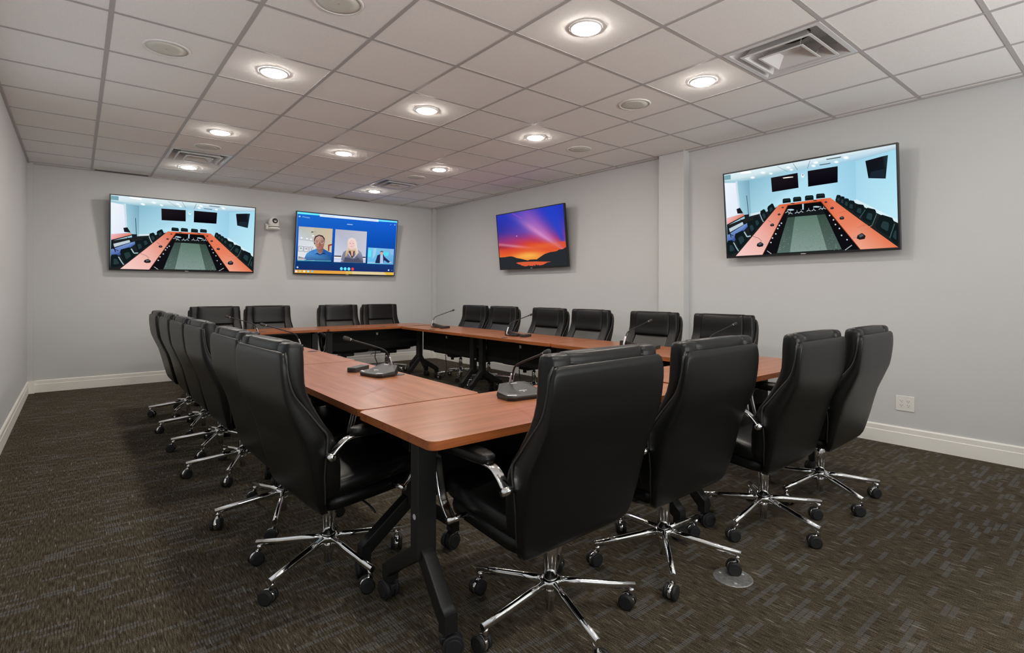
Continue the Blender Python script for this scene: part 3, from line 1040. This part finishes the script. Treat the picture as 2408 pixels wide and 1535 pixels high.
def make_tv(label, loc, rz, tilt, W, H, pic, gap):
    """origin at the bottom centre of the panel front, viewer at -y"""
    t = thing('wall_screen', label, 'screen', loc, (radians(tilt), 0, radians(rz)), 'flat screens on the walls')
    b = .013
    bm = NB()
    box(bm, -W / 2, W / 2, .002, .034, 0, H, 0, .003, 1)
    for a in ((-W / 2, W / 2, 0, b + .006), (-W / 2, W / 2, H - b, H), (-W / 2, -W / 2 + b, b + .006, H - b), (W / 2 - b, W / 2, b + .006, H - b)):
        box(bm, a[0], a[1], -.002, .003, a[2], a[3], 0)
    obj('bezel', bm, 'bezel', t)
    s = pic.build(W - 2 * b, H - 2 * b - .006, t)
    s.location = (0, .0015, b + .006)
    obj('back_housing', box(NB(), -W * .36, W * .36, .034, .058, .06, H * .62, 0, .01), 'black_plastic', t)
    obj('logo', box(NB(), -.022, .022, -.0026, -.002, .006, .012), 'mark', t)
    bm = NB()
    box(bm, -.26, .26, .056, .056 + .02, H * .18, H * .56)
    box(bm, -.22, -.18, .07, gap, H * .24, H * .30)
    box(bm, .18, .22, .07, gap, H * .24, H * .30)
    obj('wall_mount', bm, 'black_metal', t)
    return t

# picture of a meeting room with a ring table
def room_picture(glare):
    P = Pic([(82, 462), (2137, 88), (2162, 1340), (104, 1452)])
    sky = [(150, 200, 222), (140, 198, 228), (150, 205, 228), (150, 190, 205)]
    P.poly([(82, 462), (2137, 88), (2162, 1340), (104, 1452)], [(165, 205, 220), (165, 212, 235), (175, 225, 240), (150, 190, 205)])
    P.poly([(82, 462), (2137, 88), (2137, 150), (1650, 290), (1200, 370), (960, 430), (380, 522), (84, 532)],
           [(225, 243, 248), (215, 232, 240), (170, 200, 215), (150, 195, 220), (165, 212, 235), (175, 215, 232), (150, 195, 210), (210, 230, 235)])
    P.poly([(380, 522), (960, 428), (1200, 385), (1650, 290), (1655, 760), (1300, 745), (700, 830), (390, 925)],
           [(135, 185, 205), (165, 215, 235), (170, 218, 238), (150, 205, 228), (160, 212, 235), (180, 228, 245), (185, 230, 245), (165, 210, 225)])
    P.poly([(1650, 290), (2137, 150), (2155, 1010), (1655, 760)], [(160, 212, 232), (165, 220, 240), (190, 235, 248), (170, 218, 238)])
    P.poly([(84, 470), (160, 458), (160, 515), (84, 525)], (120, 165, 175))
    P.poly([(84, 560), (215, 556), (250, 940), (100, 985)], [(240, 246, 252), (236, 240, 250), (225, 235, 250), (235, 240, 250)])
    P.poly([(215, 540), (235, 540), (268, 935), (250, 942)], (205, 225, 235))
    P.poly([(238, 538), (380, 524), (392, 925), (270, 962)], [(150, 195, 212), (120, 165, 185), (140, 185, 205), (165, 210, 222)])
    P.line([(345, 710), (365, 960)], 7, (40, 60, 70))
    for x, y, r in ((850, 370, 20), (885, 397, 15), (1178, 310, 22), (1150, 350, 18), (1540, 250, 24), (1423, 303, 18), (545, 432, 22), (640, 445, 15), (420, 492, 18)):
        P.ell(x, y, r * 1.6, r * .9, (215, 240, 250)); P.ell(x, y, r, r * .55, (255, 255, 255))
    P.poly([(270, 430), (400, 408), (405, 440), (280, 448)], (255, 255, 255))
    P.line([(905, 320), (960, 400)], 5, (90, 120, 135)); P.line([(1110, 285), (1078, 385)], 5, (90, 120, 135)); P.line([(720, 358), (840, 420)], 4, (110, 140, 155))
    for a in (((1300, 268), (1490, 235), (1470, 252), (1310, 278)), ((1220, 335), (1360, 312), (1350, 325), (1230, 345))):
        P.poly(a, (80, 100, 110))
    P.poly([(640, 495), (960, 435), (968, 615), (650, 668)], [(30, 24, 30), (24, 18, 24), (12, 8, 14), (16, 12, 18)])
    if glare:
        P.poly([(780, 494), (850, 483), (905, 480), (905, 489), (850, 496), (790, 504)], (255, 250, 235))
    P.poly([(1080, 412), (1440, 353), (1437, 548), (1083, 602)], [(22, 18, 26), (20, 18, 26), (6, 4, 12), (6, 4, 12)])
    P.poly([(1770, 290), (1965, 236), (2042, 218), (2012, 502), (1805, 498)], [(20, 22, 28), (22, 22, 30), (40, 60, 66), (16, 26, 34), (14, 20, 28)])
    P.poly([(1840, 420), (2000, 385), (2005, 498), (1812, 496)], (26, 38, 50))
    P.ell(1020, 470, 20, 24, (235, 245, 250)); P.ell(1022, 460, 7, 7, (20, 20, 25))
    P.poly([(390, 930), (520, 900), (520, 928), (392, 958)], (215, 232, 238))
    P.poly([(1630, 762), (1660, 754), (2155, 1000), (2157, 1040), (1640, 795)], (215, 238, 245))
    P.poly([(102, 1075), (392, 958), (560, 915), (700, 850), (1300, 770), (1640, 795), (2157, 1040), (2162, 1340), (104, 1452)], (30, 34, 34))
    P.poly([(105, 1190), (330, 1050), (420, 1030), (350, 1085), (190, 1262), (105, 1310)], [(110, 140, 200), (120, 150, 205), (60, 80, 110), (70, 100, 170), (60, 80, 140), (50, 80, 150)])
    P.poly([(120, 1115), (290, 1030), (300, 1062), (130, 1160)], (190, 205, 215))
    P.poly([(98, 985), (300, 930), (315, 950), (102, 1062)], [(240, 190, 195), (225, 140, 120), (215, 120, 90), (235, 165, 160)])
    P.poly([(102, 1062), (315, 950), (315, 962), (102, 1078)], (40, 25, 25))
    P.poly([(220, 875), (262, 858), (300, 925), (232, 930)], (24, 26, 30)); P.poly([(310, 945), (370, 935), (372, 985), (320, 1000)], (26, 32, 36))
    P.line([(110, 1075), (150, 1220)], 9, (16, 16, 20)); P.line([(265, 1000), (330, 1055)], 8, (16, 16, 20)); P.line([(110, 1170), (180, 1200)], 8, (16, 16, 20))
    # carpet and undersides
    P.poly([(780, 905), (1262, 860), (1500, 1365), (600, 1420)], (22, 26, 26))
    P.poly([(832, 975), (1285, 935), (1480, 1362), (690, 1410)], [(58, 78, 70), (55, 75, 66), (82, 102, 95), (88, 108, 102)])
    P.poly([(920, 966), (1180, 944), (1300, 1372), (850, 1400)], [(92, 120, 108), (92, 120, 106), (128, 150, 142), (130, 152, 145)])
    rnd = random.Random(3)
    for _ in range(230):
        v = rnd.random()
        xa, xb = 832 + (690 - 832) * v + 12, 1285 + (1480 - 1285) * v - 12
        x, y = xa + (xb - xa) * rnd.random(), 975 + (1385 - 975) * v
        g = rnd.choice((60, 75, 150, 165))
        s = 2 + 4 * v
        P.poly([(x, y), (x + s, y), (x + s, y + s), (x, y + s)], (g, g + 18, g + 10))
    P.poly([(840, 826), (1238, 780), (1262, 872), (805, 925)], (12, 12, 14))
    P.poly([(840, 828), (846, 850), (830, 960), (700, 1408), (528, 1436)], (16, 16, 20))
    P.poly([(1235, 785), (1702, 1362), (1480, 1366), (1285, 935), (1262, 880)], (14, 14, 18))
    for x, y in ((835, 910), (870, 925), (950, 915), (1000, 905), (1090, 890), (1150, 885), (1235, 868), (1270, 865)):
        P.line([(x - 26, y + 10), (x, y - 6), (x + 24, y + 8)], 7, (190, 205, 215)); P.line([(x, y - 30), (x, y)], 6, (150, 165, 175))
    P.ell(875, 882, 40, 10, (185, 215, 225)); P.ell(1185, 845, 42, 9, (185, 215, 225)); P.poly([(1012, 805), (1032, 803), (1030, 880), (1014, 882)], (185, 215, 225))
    for x, y in ((760, 1045), (735, 1072), (715, 1110), (690, 1175), (650, 1225), (630, 1280), (1340, 950), (1385, 1003), (1408, 1060), (1455, 1108), (1480, 1192), (1545, 1245)):
        P.ell(x, y, 9, 9, (205, 215, 225))
    P.line([(582, 1382), (632, 1418)], 9, (170, 175, 180)); P.line([(1520, 1372), (1602, 1312)], 10, (175, 185, 190))
    # ring table
    P.poly([(735, 820), (1290, 742), (1352, 736), (1240, 782), (840, 828)], [(225, 115, 80), (222, 105, 70), (225, 110, 78), (215, 95, 58), (222, 105, 65)])
    P.poly([(735, 820), (842, 826), (715, 1075), (528, 1436), (205, 1450), (470, 1135)], [(220, 115, 80), (218, 100, 60), (238, 160, 140), (240, 190, 180), (244, 205, 200), (240, 175, 165)])
    P.poly([(1240, 780), (1352, 736), (1700, 1000), (2162, 1336), (1702, 1363), (1480, 1085)], [(215, 95, 58), (228, 115, 82), (228, 125, 92), (226, 118, 78), (238, 165, 140), (232, 130, 98)])
    P.line([(842, 826), (528, 1436)], 8, (120, 50, 30)); P.line([(1238, 781), (1702, 1363)], 8, (130, 55, 30))
    P.line([(1240, 781), (842, 828)], 6, (130, 55, 30))
    for x, y in ((1560, 885), (1790, 1055)):
        P.line([(x, y), (x - 120, y + 40)], 3, (190, 95, 65))
    # chairs
    for x0, y0, x1, y1 in ((780, 745, 876, 804), (905, 726, 1003, 788), (1048, 708, 1150, 772), (1182, 686, 1286, 748)):
        P.poly([(x0, y1), (x0, y0 + 14), (x0 + 12, y0 + 2), (x1 - 12, y0 - 4), (x1, y0 + 8), (x1 + 2, y1 - 12)], (16, 24, 26))
        P.poly([(x0 + 12, y0 + 16), (x1 - 12, y0 + 8), (x1 - 12, y0 + 22), (x0 + 12, y0 + 30)], (32, 48, 52))
    P.ell(900, 806, 26, 5, (20, 20, 24)); P.ell(1168, 770, 26, 5, (20, 20, 24))
    dark, lite = (17, 27, 29), (38, 58, 62)
    def blob(pts, seat=None):
        cx, cy = sum(p[0] for p in pts) / len(pts), sum(p[1] for p in pts) / len(pts)
        n = len(pts)
        r = []
        for i in range(n):
            a, b = pts[i], pts[(i + 1) % n]
            r += [(a[0] * .85 + b[0] * .15, a[1] * .85 + b[1] * .15), (a[0] * .15 + b[0] * .85, a[1] * .15 + b[1] * .85)]
        P.poly(r, dark)
        P.poly([(cx + (x - cx) * .45, cy + 12 + (y - cy) * .45) for x, y in r], lite)
    for b in ([(592, 850), (660, 798), (690, 868), (612, 948)], [(503, 905), (560, 868), (605, 962), (548, 1036)], [(418, 985), (482, 952), (532, 1050), (450, 1122)],
              [(342, 1035), (425, 1005), (466, 1118), (388, 1200)], [(186, 1185), (306, 1125), (364, 1250), (250, 1378)], [(104, 1262), (172, 1248), (245, 1395), (106, 1440)]):
        blob(b)
    P.line([(505, 935), (530, 1000), (548, 1030)], 10, (150, 180, 190)); P.line([(312, 1150), (345, 1210), (390, 1200)], 14, (165, 195, 200)); P.line([(182, 1280), (215, 1345), (240, 1385)], 12, (160, 190, 195))
    for b in ([(1430, 698), (1478, 704), (1480, 785), (1408, 778)], [(1478, 716), (1525, 722), (1520, 830), (1448, 800)], [(1525, 738), (1578, 748), (1570, 865), (1495, 830)],
              [(1575, 762), (1645, 775), (1640, 900), (1545, 868)], [(1660, 808), (1760, 822), (1742, 965), (1620, 918)], [(1778, 850), (1905, 880), (1870, 1062), (1722, 1000)],
              [(1945, 932), (2118, 985), (2080, 1225), (1880, 1102)], [(2105, 1085), (2160, 1040), (2162, 1322), (2060, 1232)]):
        blob(b)
    P.line([(1700, 980), (1770, 880)], 8, (60, 95, 95)); P.line([(1850, 1065), (1905, 930)], 10, (70, 105, 100)); P.line([(2060, 1225), (2120, 1050)], 12, (60, 90, 88))
    # microphones on the table
    for x, y, s in ((780, 852, 14), (735, 936, 18), (650, 1064, 26), (500, 1302, 42), (1298, 786, 16), (1372, 858, 22), (1487, 978, 30), (1716, 1202, 54)):
        P.poly([(x - s, y + s * .5), (x - s * .8, y - s * .2), (x + s * .2, y - s * .75), (x + s, y - s * .1), (x + s * .8, y + s * .6), (x - s * .3, y + s * .8)], (30, 28, 30))
        P.poly([(x - s * .6, y - s * .1), (x + s * .2, y - s * .6), (x + s * .6, y - s * .1), (x - s * .2, y + s * .3)], (80, 90, 96))
    P.line([(1690, 1152), (1740, 1110), (1848, 1072)], 5, (200, 150, 135)); P.line([(520, 1262), (480, 1225), (415, 1204)], 5, (110, 80, 75)); P.line([(640, 1035), (600, 1010)], 4, (110, 80, 75))
    P.line([(1622, 1222), (1660, 1216)], 8, (150, 140, 150)); P.line([(540, 1308), (568, 1302)], 7, (160, 180, 195))
    return P

def call_picture():
    P = Pic([(628, 188), (2240, 340), (2170, 1224), (570, 1187)])
    P.poly([(628, 188), (2240, 340), (2215, 660), (600, 680)], [(28, 104, 205), (25, 95, 215), (12, 80, 185), (20, 85, 185)])
    P.poly([(600, 680), (2215, 660), (2195, 950), (586, 1000)], [(20, 85, 185), (14, 80, 185), (14, 66, 140), (14, 58, 120)])
    P.poly([(586, 1000), (2195, 950), (2175, 1182), (577, 1140)], [(12, 56, 110), (16, 66, 130), (30, 44, 105), (26, 46, 105)])
    P.poly([(628, 190), (992, 226), (992, 252), (628, 222)], (110, 238, 255))
    P.poly([(1938, 316), (2240, 344), (2240, 368), (1936, 346)], (110, 225, 250))
    P.poly([(990, 226), (1940, 316), (1936, 354), (992, 268)], (226, 240, 255))
    P.poly([(1030, 248), (1230, 266), (1230, 271), (1030, 253)], (180, 190, 205)); P.poly([(1800, 318), (1900, 328), (1900, 333), (1800, 323)], (170, 180, 200))
    P.ell(665, 266, 15, 12, (190, 220, 255))
    P.text('2 Participants', 706, 280, 30, .76, .105, (190, 215, 250))
    P.poly([(1430, 388), (1520, 394), (1519, 406), (1429, 400)], (170, 200, 240))
    P.line([(2126, 408), (2142, 392)], 5, (170, 200, 240)); P.ell(2200, 404, 9, 10, (180, 205, 240))
    # first caller: man in a blue shirt
    P.poly([(650, 428), (1196, 468), (1165, 988), (622, 976)], [(178, 182, 175), (205, 188, 160), (214, 196, 168), (222, 226, 230)])
    P.poly([(650, 428), (900, 447), (870, 665), (640, 640)], [(182, 186, 180), (198, 190, 172), (198, 204, 205), (200, 208, 216)])
    P.poly([(640, 640), (870, 668), (930, 800), (900, 985), (622, 976)], [(212, 218, 226), (214, 220, 226), (226, 226, 224), (230, 230, 228), (228, 230, 236)])
    P.line([(640, 640), (900, 672)], 8, (168, 178, 188))
    for x, y in ((693, 616), (780, 628), (845, 640), (878, 582)):
        P.ell(x, y, 17, 10, (245, 250, 255))
    P.ell(868, 520, 20, 12, (110, 108, 96)); P.line([(860, 530), (842, 536)], 6, (130, 128, 112)); P.line([(880, 518), (928, 516)], 5, (150, 142, 126))
    for x, y, w_ in ((680, 794, 78), (765, 802, 68), (846, 806, 56)):
        for a, b in (((-.5, -42), (.5, -38)), ((.5, -38), (.44, 42)), ((.44, 42), (-.56, 38)), ((-.56, 38), (-.5, -42))):
            P.line([(x + a[0] * w_, y + a[1]), (x + b[0] * w_, y + b[1])], 6, (110, 110, 118))
        P.ell(x, y - 8, w_ * .2, 14, (150, 150, 154))
    P.poly([(1118, 728), (1184, 712), (1182, 738), (1142, 748), (1136, 830), (1116, 830)], (150, 62, 48))
    P.poly([(640, 915), (740, 945), (735, 975), (625, 972)], (150, 145, 150))
    P.poly([(732, 945), (770, 870), (840, 822), (920, 800), (1045, 796), (1120, 838), (1176, 860), (1166, 988), (735, 980)], [(80, 140, 205), (84, 148, 214), (62, 128, 200), (58, 120, 196), (30, 80, 150), (34, 92, 168), (40, 100, 178), (40, 84, 130), (60, 100, 150)])
    P.poly([(880, 890), (905, 800), (930, 788), (940, 840), (985, 880), (948, 872)], (72, 138, 210))
    P.poly([(1090, 885), (1052, 796), (1035, 800), (1030, 850), (990, 880), (1040, 862)], (34, 90, 165))
    P.poly([(892, 884), (945, 862), (990, 890), (1040, 860), (1086, 884), (1030, 880), (990, 900), (940, 880)], (10, 38, 96))
    P.poly([(935, 780), (1042, 760), (1036, 850), (990, 884), (945, 850)], [(150, 112, 100), (110, 82, 78), (118, 92, 88), (150, 118, 112), (150, 112, 102)])
    P.poly([(900, 690), (897, 640), (918, 592), (975, 566), (1030, 580), (1062, 628), (1062, 690), (1050, 752), (1020, 800), (980, 808), (945, 792), (915, 742)],
           [(178, 128, 112), (190, 150, 142), (205, 170, 160), (200, 165, 150), (190, 150, 135), (165, 122, 112), (150, 105, 96), (150, 102, 90), (142, 98, 84), (160, 112, 98), (176, 122, 106), (188, 132, 112)])
    P.poly([(895, 690), (892, 640), (912, 590), (975, 564), (1032, 578), (1066, 625), (1064, 690), (1052, 640), (1030, 604), (975, 582), (925, 610), (906, 650)], (62, 44, 48))
    P.line([(914, 690), (965, 694)], 16, (205, 180, 176)); P.line([(992, 700), (1048, 696)], 16, (200, 172, 166))
    P.ell(940, 690, 14, 6, (84, 62, 60)); P.ell(1020, 692, 14, 6, (84, 62, 60))
    P.line([(920, 668), (960, 664)], 7, (92, 66, 60)); P.line([(1000, 664), (1044, 668)], 7, (92, 66, 60))
    P.poly([(968, 740), (980, 690), (996, 690), (1010, 742), (990, 752)], (150, 96, 82))
    P.poly([(945, 764), (985, 758), (1020, 762), (1002, 786), (972, 788)], (170, 110, 122)); P.line([(950, 765), (1018, 764)], 4, (110, 70, 70))
    P.ell(900, 705, 7, 18, (80, 60, 62))
    P.poly([(630, 955), (760, 962), (760, 970), (630, 964)], (235, 235, 240))
    P.poly([(620, 980), (1165, 990), (1164, 1001), (620, 991)], (92, 180, 200))
    # second caller: woman with long fair hair
    P.poly([(1240, 474), (1748, 514), (1718, 1024), (1206, 1010)], [(178, 180, 196), (196, 196, 206), (198, 204, 222), (208, 216, 238)])
    P.poly([(1215, 904), (1330, 908), (1328, 926), (1213, 922)], (50, 36, 56)); P.poly([(1213, 922), (1328, 926), (1326, 946), (1212, 942)], (245, 238, 230))
    P.poly([(1668, 924), (1722, 926), (1721, 944), (1668, 942)], (50, 40, 56)); P.poly([(1668, 942), (1721, 944), (1720, 962), (1668, 960)], (245, 240, 235))
    P.poly([(1320, 1012), (1335, 920), (1362, 845), (1420, 815), (1600, 815), (1650, 850), (1674, 930), (1682, 1022)], [(110, 112, 135), (130, 132, 158), (150, 152, 180), (120, 120, 142), (110, 110, 132), (150, 155, 180), (110, 112, 138), (84, 84, 104)])
    P.line([(1420, 830), (1480, 920), (1530, 940)], 14, (200, 200, 216)); P.line([(1600, 830), (1540, 930), (1530, 940)], 14, (192, 194, 212))
    P.poly([(1360, 1012), (1390, 930), (1450, 940), (1520, 968), (1600, 940), (1650, 1020)], (82, 82, 102))
    P.poly([(1450, 830), (1548, 830), (1512, 945), (1490, 930)], (70, 56, 52)); P.poly([(1478, 800), (1530, 800), (1512, 915), (1492, 905)], (228, 172, 150))
    P.poly([(1436, 760), (1430, 680), (1448, 634), (1498, 612), (1550, 628), (1580, 680), (1586, 770), (1608, 860), (1560, 920), (1548, 830), (1452, 830), (1420, 905), (1390, 930), (1402, 850)],
           [(232, 214, 196), (222, 206, 198), (226, 212, 206), (236, 226, 220), (232, 218, 210), (226, 208, 198), (236, 222, 208), (226, 206, 180), (214, 188, 150), (200, 172, 140), (190, 160, 130), (205, 172, 122), (196, 160, 100), (216, 190, 150)])
    P.ell(1497, 725, 52, 86, (240, 202, 196), 22)
    P.poly([(1446, 700), (1456, 650), (1500, 628), (1548, 660), (1558, 720), (1530, 660), (1496, 648), (1466, 668)], (236, 222, 212))
    P.ell(1476, 706, 10, 4, (120, 96, 96)); P.ell(1522, 708, 10, 4, (120, 96, 96)); P.line([(1480, 758), (1516, 758)], 7, (214, 140, 146)); P.line([(1497, 720), (1501, 738)], 5, (222, 176, 166))
    P.poly([(1218, 980), (1348, 984), (1348, 992), (1218, 988)], (225, 225, 235))
    # third caller: man in a dark suit in a blue studio
    P.poly([(1763, 772), (2180, 798), (2165, 1046), (1745, 1032)], [(120, 205, 240), (130, 180, 225), (90, 165, 220), (110, 185, 235)])
    P.poly([(1764, 812), (1808, 812), (1808, 900), (1796, 930), (1756, 925)], (90, 232, 248)); P.poly([(2010, 845), (2095, 848), (2084, 910), (2002, 905)], (84, 222, 242))
    P.poly([(1850, 790), (1900, 780), (1880, 900), (1830, 960)], (160, 205, 235)); P.poly([(2110, 800), (2178, 800), (2172, 900), (2120, 880)], (140, 185, 230))
    P.poly([(1870, 1026), (1892, 960), (1910, 900), (1955, 882), (2005, 882), (2030, 930), (2100, 990), (2118, 1012), (2080, 1022), (2020, 980), (2008, 1032)], (36, 44, 84))
    P.poly([(1958, 888), (2000, 888), (2006, 1034), (1950, 1030)], (178, 200, 236))
    P.ell(1980, 866, 22, 34, (222, 172, 168)); P.poly([(1956, 862), (1960, 834), (1985, 824), (2006, 838), (2004, 862), (1996, 846), (1966, 846)], (96, 70, 76))
    P.ell(2120, 1016, 22, 8, (226, 190, 190))
    P.poly([(1752, 1012), (1876, 1016), (1876, 1022), (1752, 1018)], (215, 225, 235))
    P.poly([(1745, 1028), (2166, 1040), (2164, 1048), (1745, 1036)], (120, 215, 240))
    # call controls and task bar
    for x, y, c in ((1328, 1118, (104, 228, 250)), (1388, 1120, (104, 232, 252)), (1448, 1122, (104, 232, 252)), (1508, 1124, (222, 52, 62))):
        P.ell(x, y, 23, 26, c)
    P.line([(1494, 1124), (1522, 1125)], 6, (245, 150, 150))
    P.ell(620, 1096, 15, 14, (200, 224, 248)); P.ell(2088, 1142, 12, 13, (190, 220, 248)); P.ell(2140, 1144, 12, 8, (40, 120, 160))
    P.poly([(577, 1134), (1400, 1158), (1396, 1206), (571, 1187)], [(226, 158, 44), (228, 160, 72), (232, 168, 80), (226, 158, 44)])
    P.poly([(1400, 1158), (1505, 1160), (1500, 1208), (1396, 1206)], (222, 190, 96)); P.poly([(1505, 1160), (2010, 1174), (2060, 1222), (1500, 1208)], (224, 204, 158)); P.poly([(2010, 1174), (2174, 1179), (2170, 1224), (2060, 1221)], (230, 184, 62))
    for x, c in ((600, (240, 225, 235)), (662, (190, 210, 160)), (728, (240, 226, 190)), (790, (150, 220, 235)), (858, (130, 190, 220))):
        P.poly([(x - 18, 1146), (x + 18, 1147), (x + 17, 1178), (x - 19, 1177)], c)
    for pts in ([(628, 188), (632, 188), (574, 1187), (570, 1187)], [(2236, 340), (2240, 340), (2170, 1224), (2166, 1224)]):
        P.poly(pts, (150, 185, 225))
    return P

def sunset_picture():
    P = Pic([(148, 378), (1407, 146), (1494, 1350), (213, 1408)])
    stops = [(0.0, (34, 52, 184)), (.18, (48, 56, 178)), (.36, (96, 62, 160)), (.50, (168, 56, 112)), (.62, (212, 66, 52)), (.74, (226, 92, 46)), (.84, (238, 138, 58)), (1.0, (230, 120, 50))]
    def grad(v):
        for (a, ca), (b, cb) in zip(stops[:-1], stops[1:]):
            if v <= b:
                t = (v - a) / (b - a)
                return [x + (y - x) * t for x, y in zip(ca, cb)]
        return list(stops[-1][1])
    rs = random.Random(5)
    ph = [(rs.uniform(0, 6.28), rs.uniform(8, 46), rs.uniform(.3, 1)) for _ in range(9)]
    def colour(u, v):
        # rays fan out from a point below the right edge of the horizon
        du, dv = u - 1.02, (v - .80) * .66
        ang = math.atan2(-dv, -du + 1e-6)
        k = sum(a * sin(f * ang + p) for p, f, a in ph) / 5
        c = grad(v + .035 * k + .06 * (u - .5) * (1 - v) * -1 + .02 * sin(9 * u + 5 * v))
        r = math.hypot(du, dv)
        def add(c, col, wt):
            wt = max(0, min(1, wt))
            return [x + (y - x) * wt for x, y in zip(c, col)]
        c = add(c, (216, 150, 206), .85 * math.exp(-((ang - .62) / .14) ** 2) * math.exp(-((r - .42) / .34) ** 2) * (1 + .5 * k))
        c = add(c, (176, 92, 178), .55 * math.exp(-((ang - .78) / .20) ** 2) * math.exp(-((r - .55) / .4) ** 2))
        c = add(c, (36, 66, 200), .8 * math.exp(-((ang - 1.20) / .22) ** 2) * (1 if v < .6 else 0))
        c = add(c, (26, 44, 150), .6 * math.exp(-((u + .02) / .22) ** 2 - ((v - .28) / .2) ** 2))
        c = add(c, (236, 170, 190), .75 * math.exp(-((v - .545 - .22 * u) / .022) ** 2) * math.exp(-((u - .18) / .28) ** 2))
        c = add(c, (250, 200, 90), .7 * math.exp(-((v - .79) / .06) ** 2 - ((u - .46) / .2) ** 2))
        c = add(c, (236, 120, 50), .5 * math.exp(-((v - .64) / .05) ** 2 - ((u - .72) / .3) ** 2))
        c = add(c, (120, 26, 60), .45 * math.exp(-((v - .60) / .04) ** 2 - ((u - .02) / .2) ** 2))
        return tuple(max(0, min(255, x)) for x in c)
    nu, nv = 84, 54
    g = [[colour(i / nu, j / nv) for i in range(nu + 1)] for j in range(nv + 1)]
    for j in range(nv):
        for i in range(nu):
            P.P.append(([(i / nu, j / nv), ((i + 1) / nu, j / nv), ((i + 1) / nu, (j + 1) / nv), (i / nu, (j + 1) / nv)], [g[j][i], g[j][i + 1], g[j + 1][i + 1], g[j + 1][i]], True))
    P.line([(430, 330), (630, 430)], 6, (190, 80, 190))
    P.ell(522, 768, 8, 8, (245, 215, 235))
    P.poly([(190, 1185), (300, 1180), (345, 1170), (410, 1163), (455, 1172), (520, 1198), (600, 1212), (690, 1236), (730, 1246), (775, 1230), (830, 1228), (905, 1226), (950, 1192), (1010, 1150), (1060, 1118), (1160, 1085), (1240, 1075), (1290, 1064),
            (1325, 1036), (1380, 1030), (1415, 1022), (1445, 996), (1475, 985), (1496, 1350), (213, 1410)], (40, 43, 47))
    P.poly([(508, 1298), (540, 1285), (640, 1276), (880, 1268), (1010, 1272), (1180, 1274), (1100, 1290), (1075, 1305), (1040, 1330), (960, 1346), (900, 1338), (880, 1352), (840, 1356), (740, 1352), (690, 1364), (640, 1352), (590, 1336), (560, 1322)],
           (216, 92, 56))
    for x, y in ((585, 1338), (745, 1356), (845, 1352), (888, 1340), (935, 1348), (1050, 1330)):
        P.ell(x, y, 12, 14, (40, 43, 47), 8)
    return P

TB = -(YB - 8.60)
make_tv('leftmost wall screen on the back wall, showing a meeting room', (1.161, 8.600, 1.489), 0, 8.2, 1.692, .963, room_picture(False), .055)
make_tv('wide wall screen on the back wall showing a blue video call with three people', (3.419, 8.600, 1.489), 0, 8.2, 1.690, .972, call_picture(), .055)
make_tv('wall screen showing a sunset over dark hills, on the right wall near the corner', (5.000, 5.788, 1.556), -90, 5.6, 1.479, .841, sunset_picture(), .095)
make_tv('wall screen right of the wall column, showing a meeting room', (5.000, 2.071, 1.562), -90, 5.4, 1.468, .838, room_picture(True), .095)
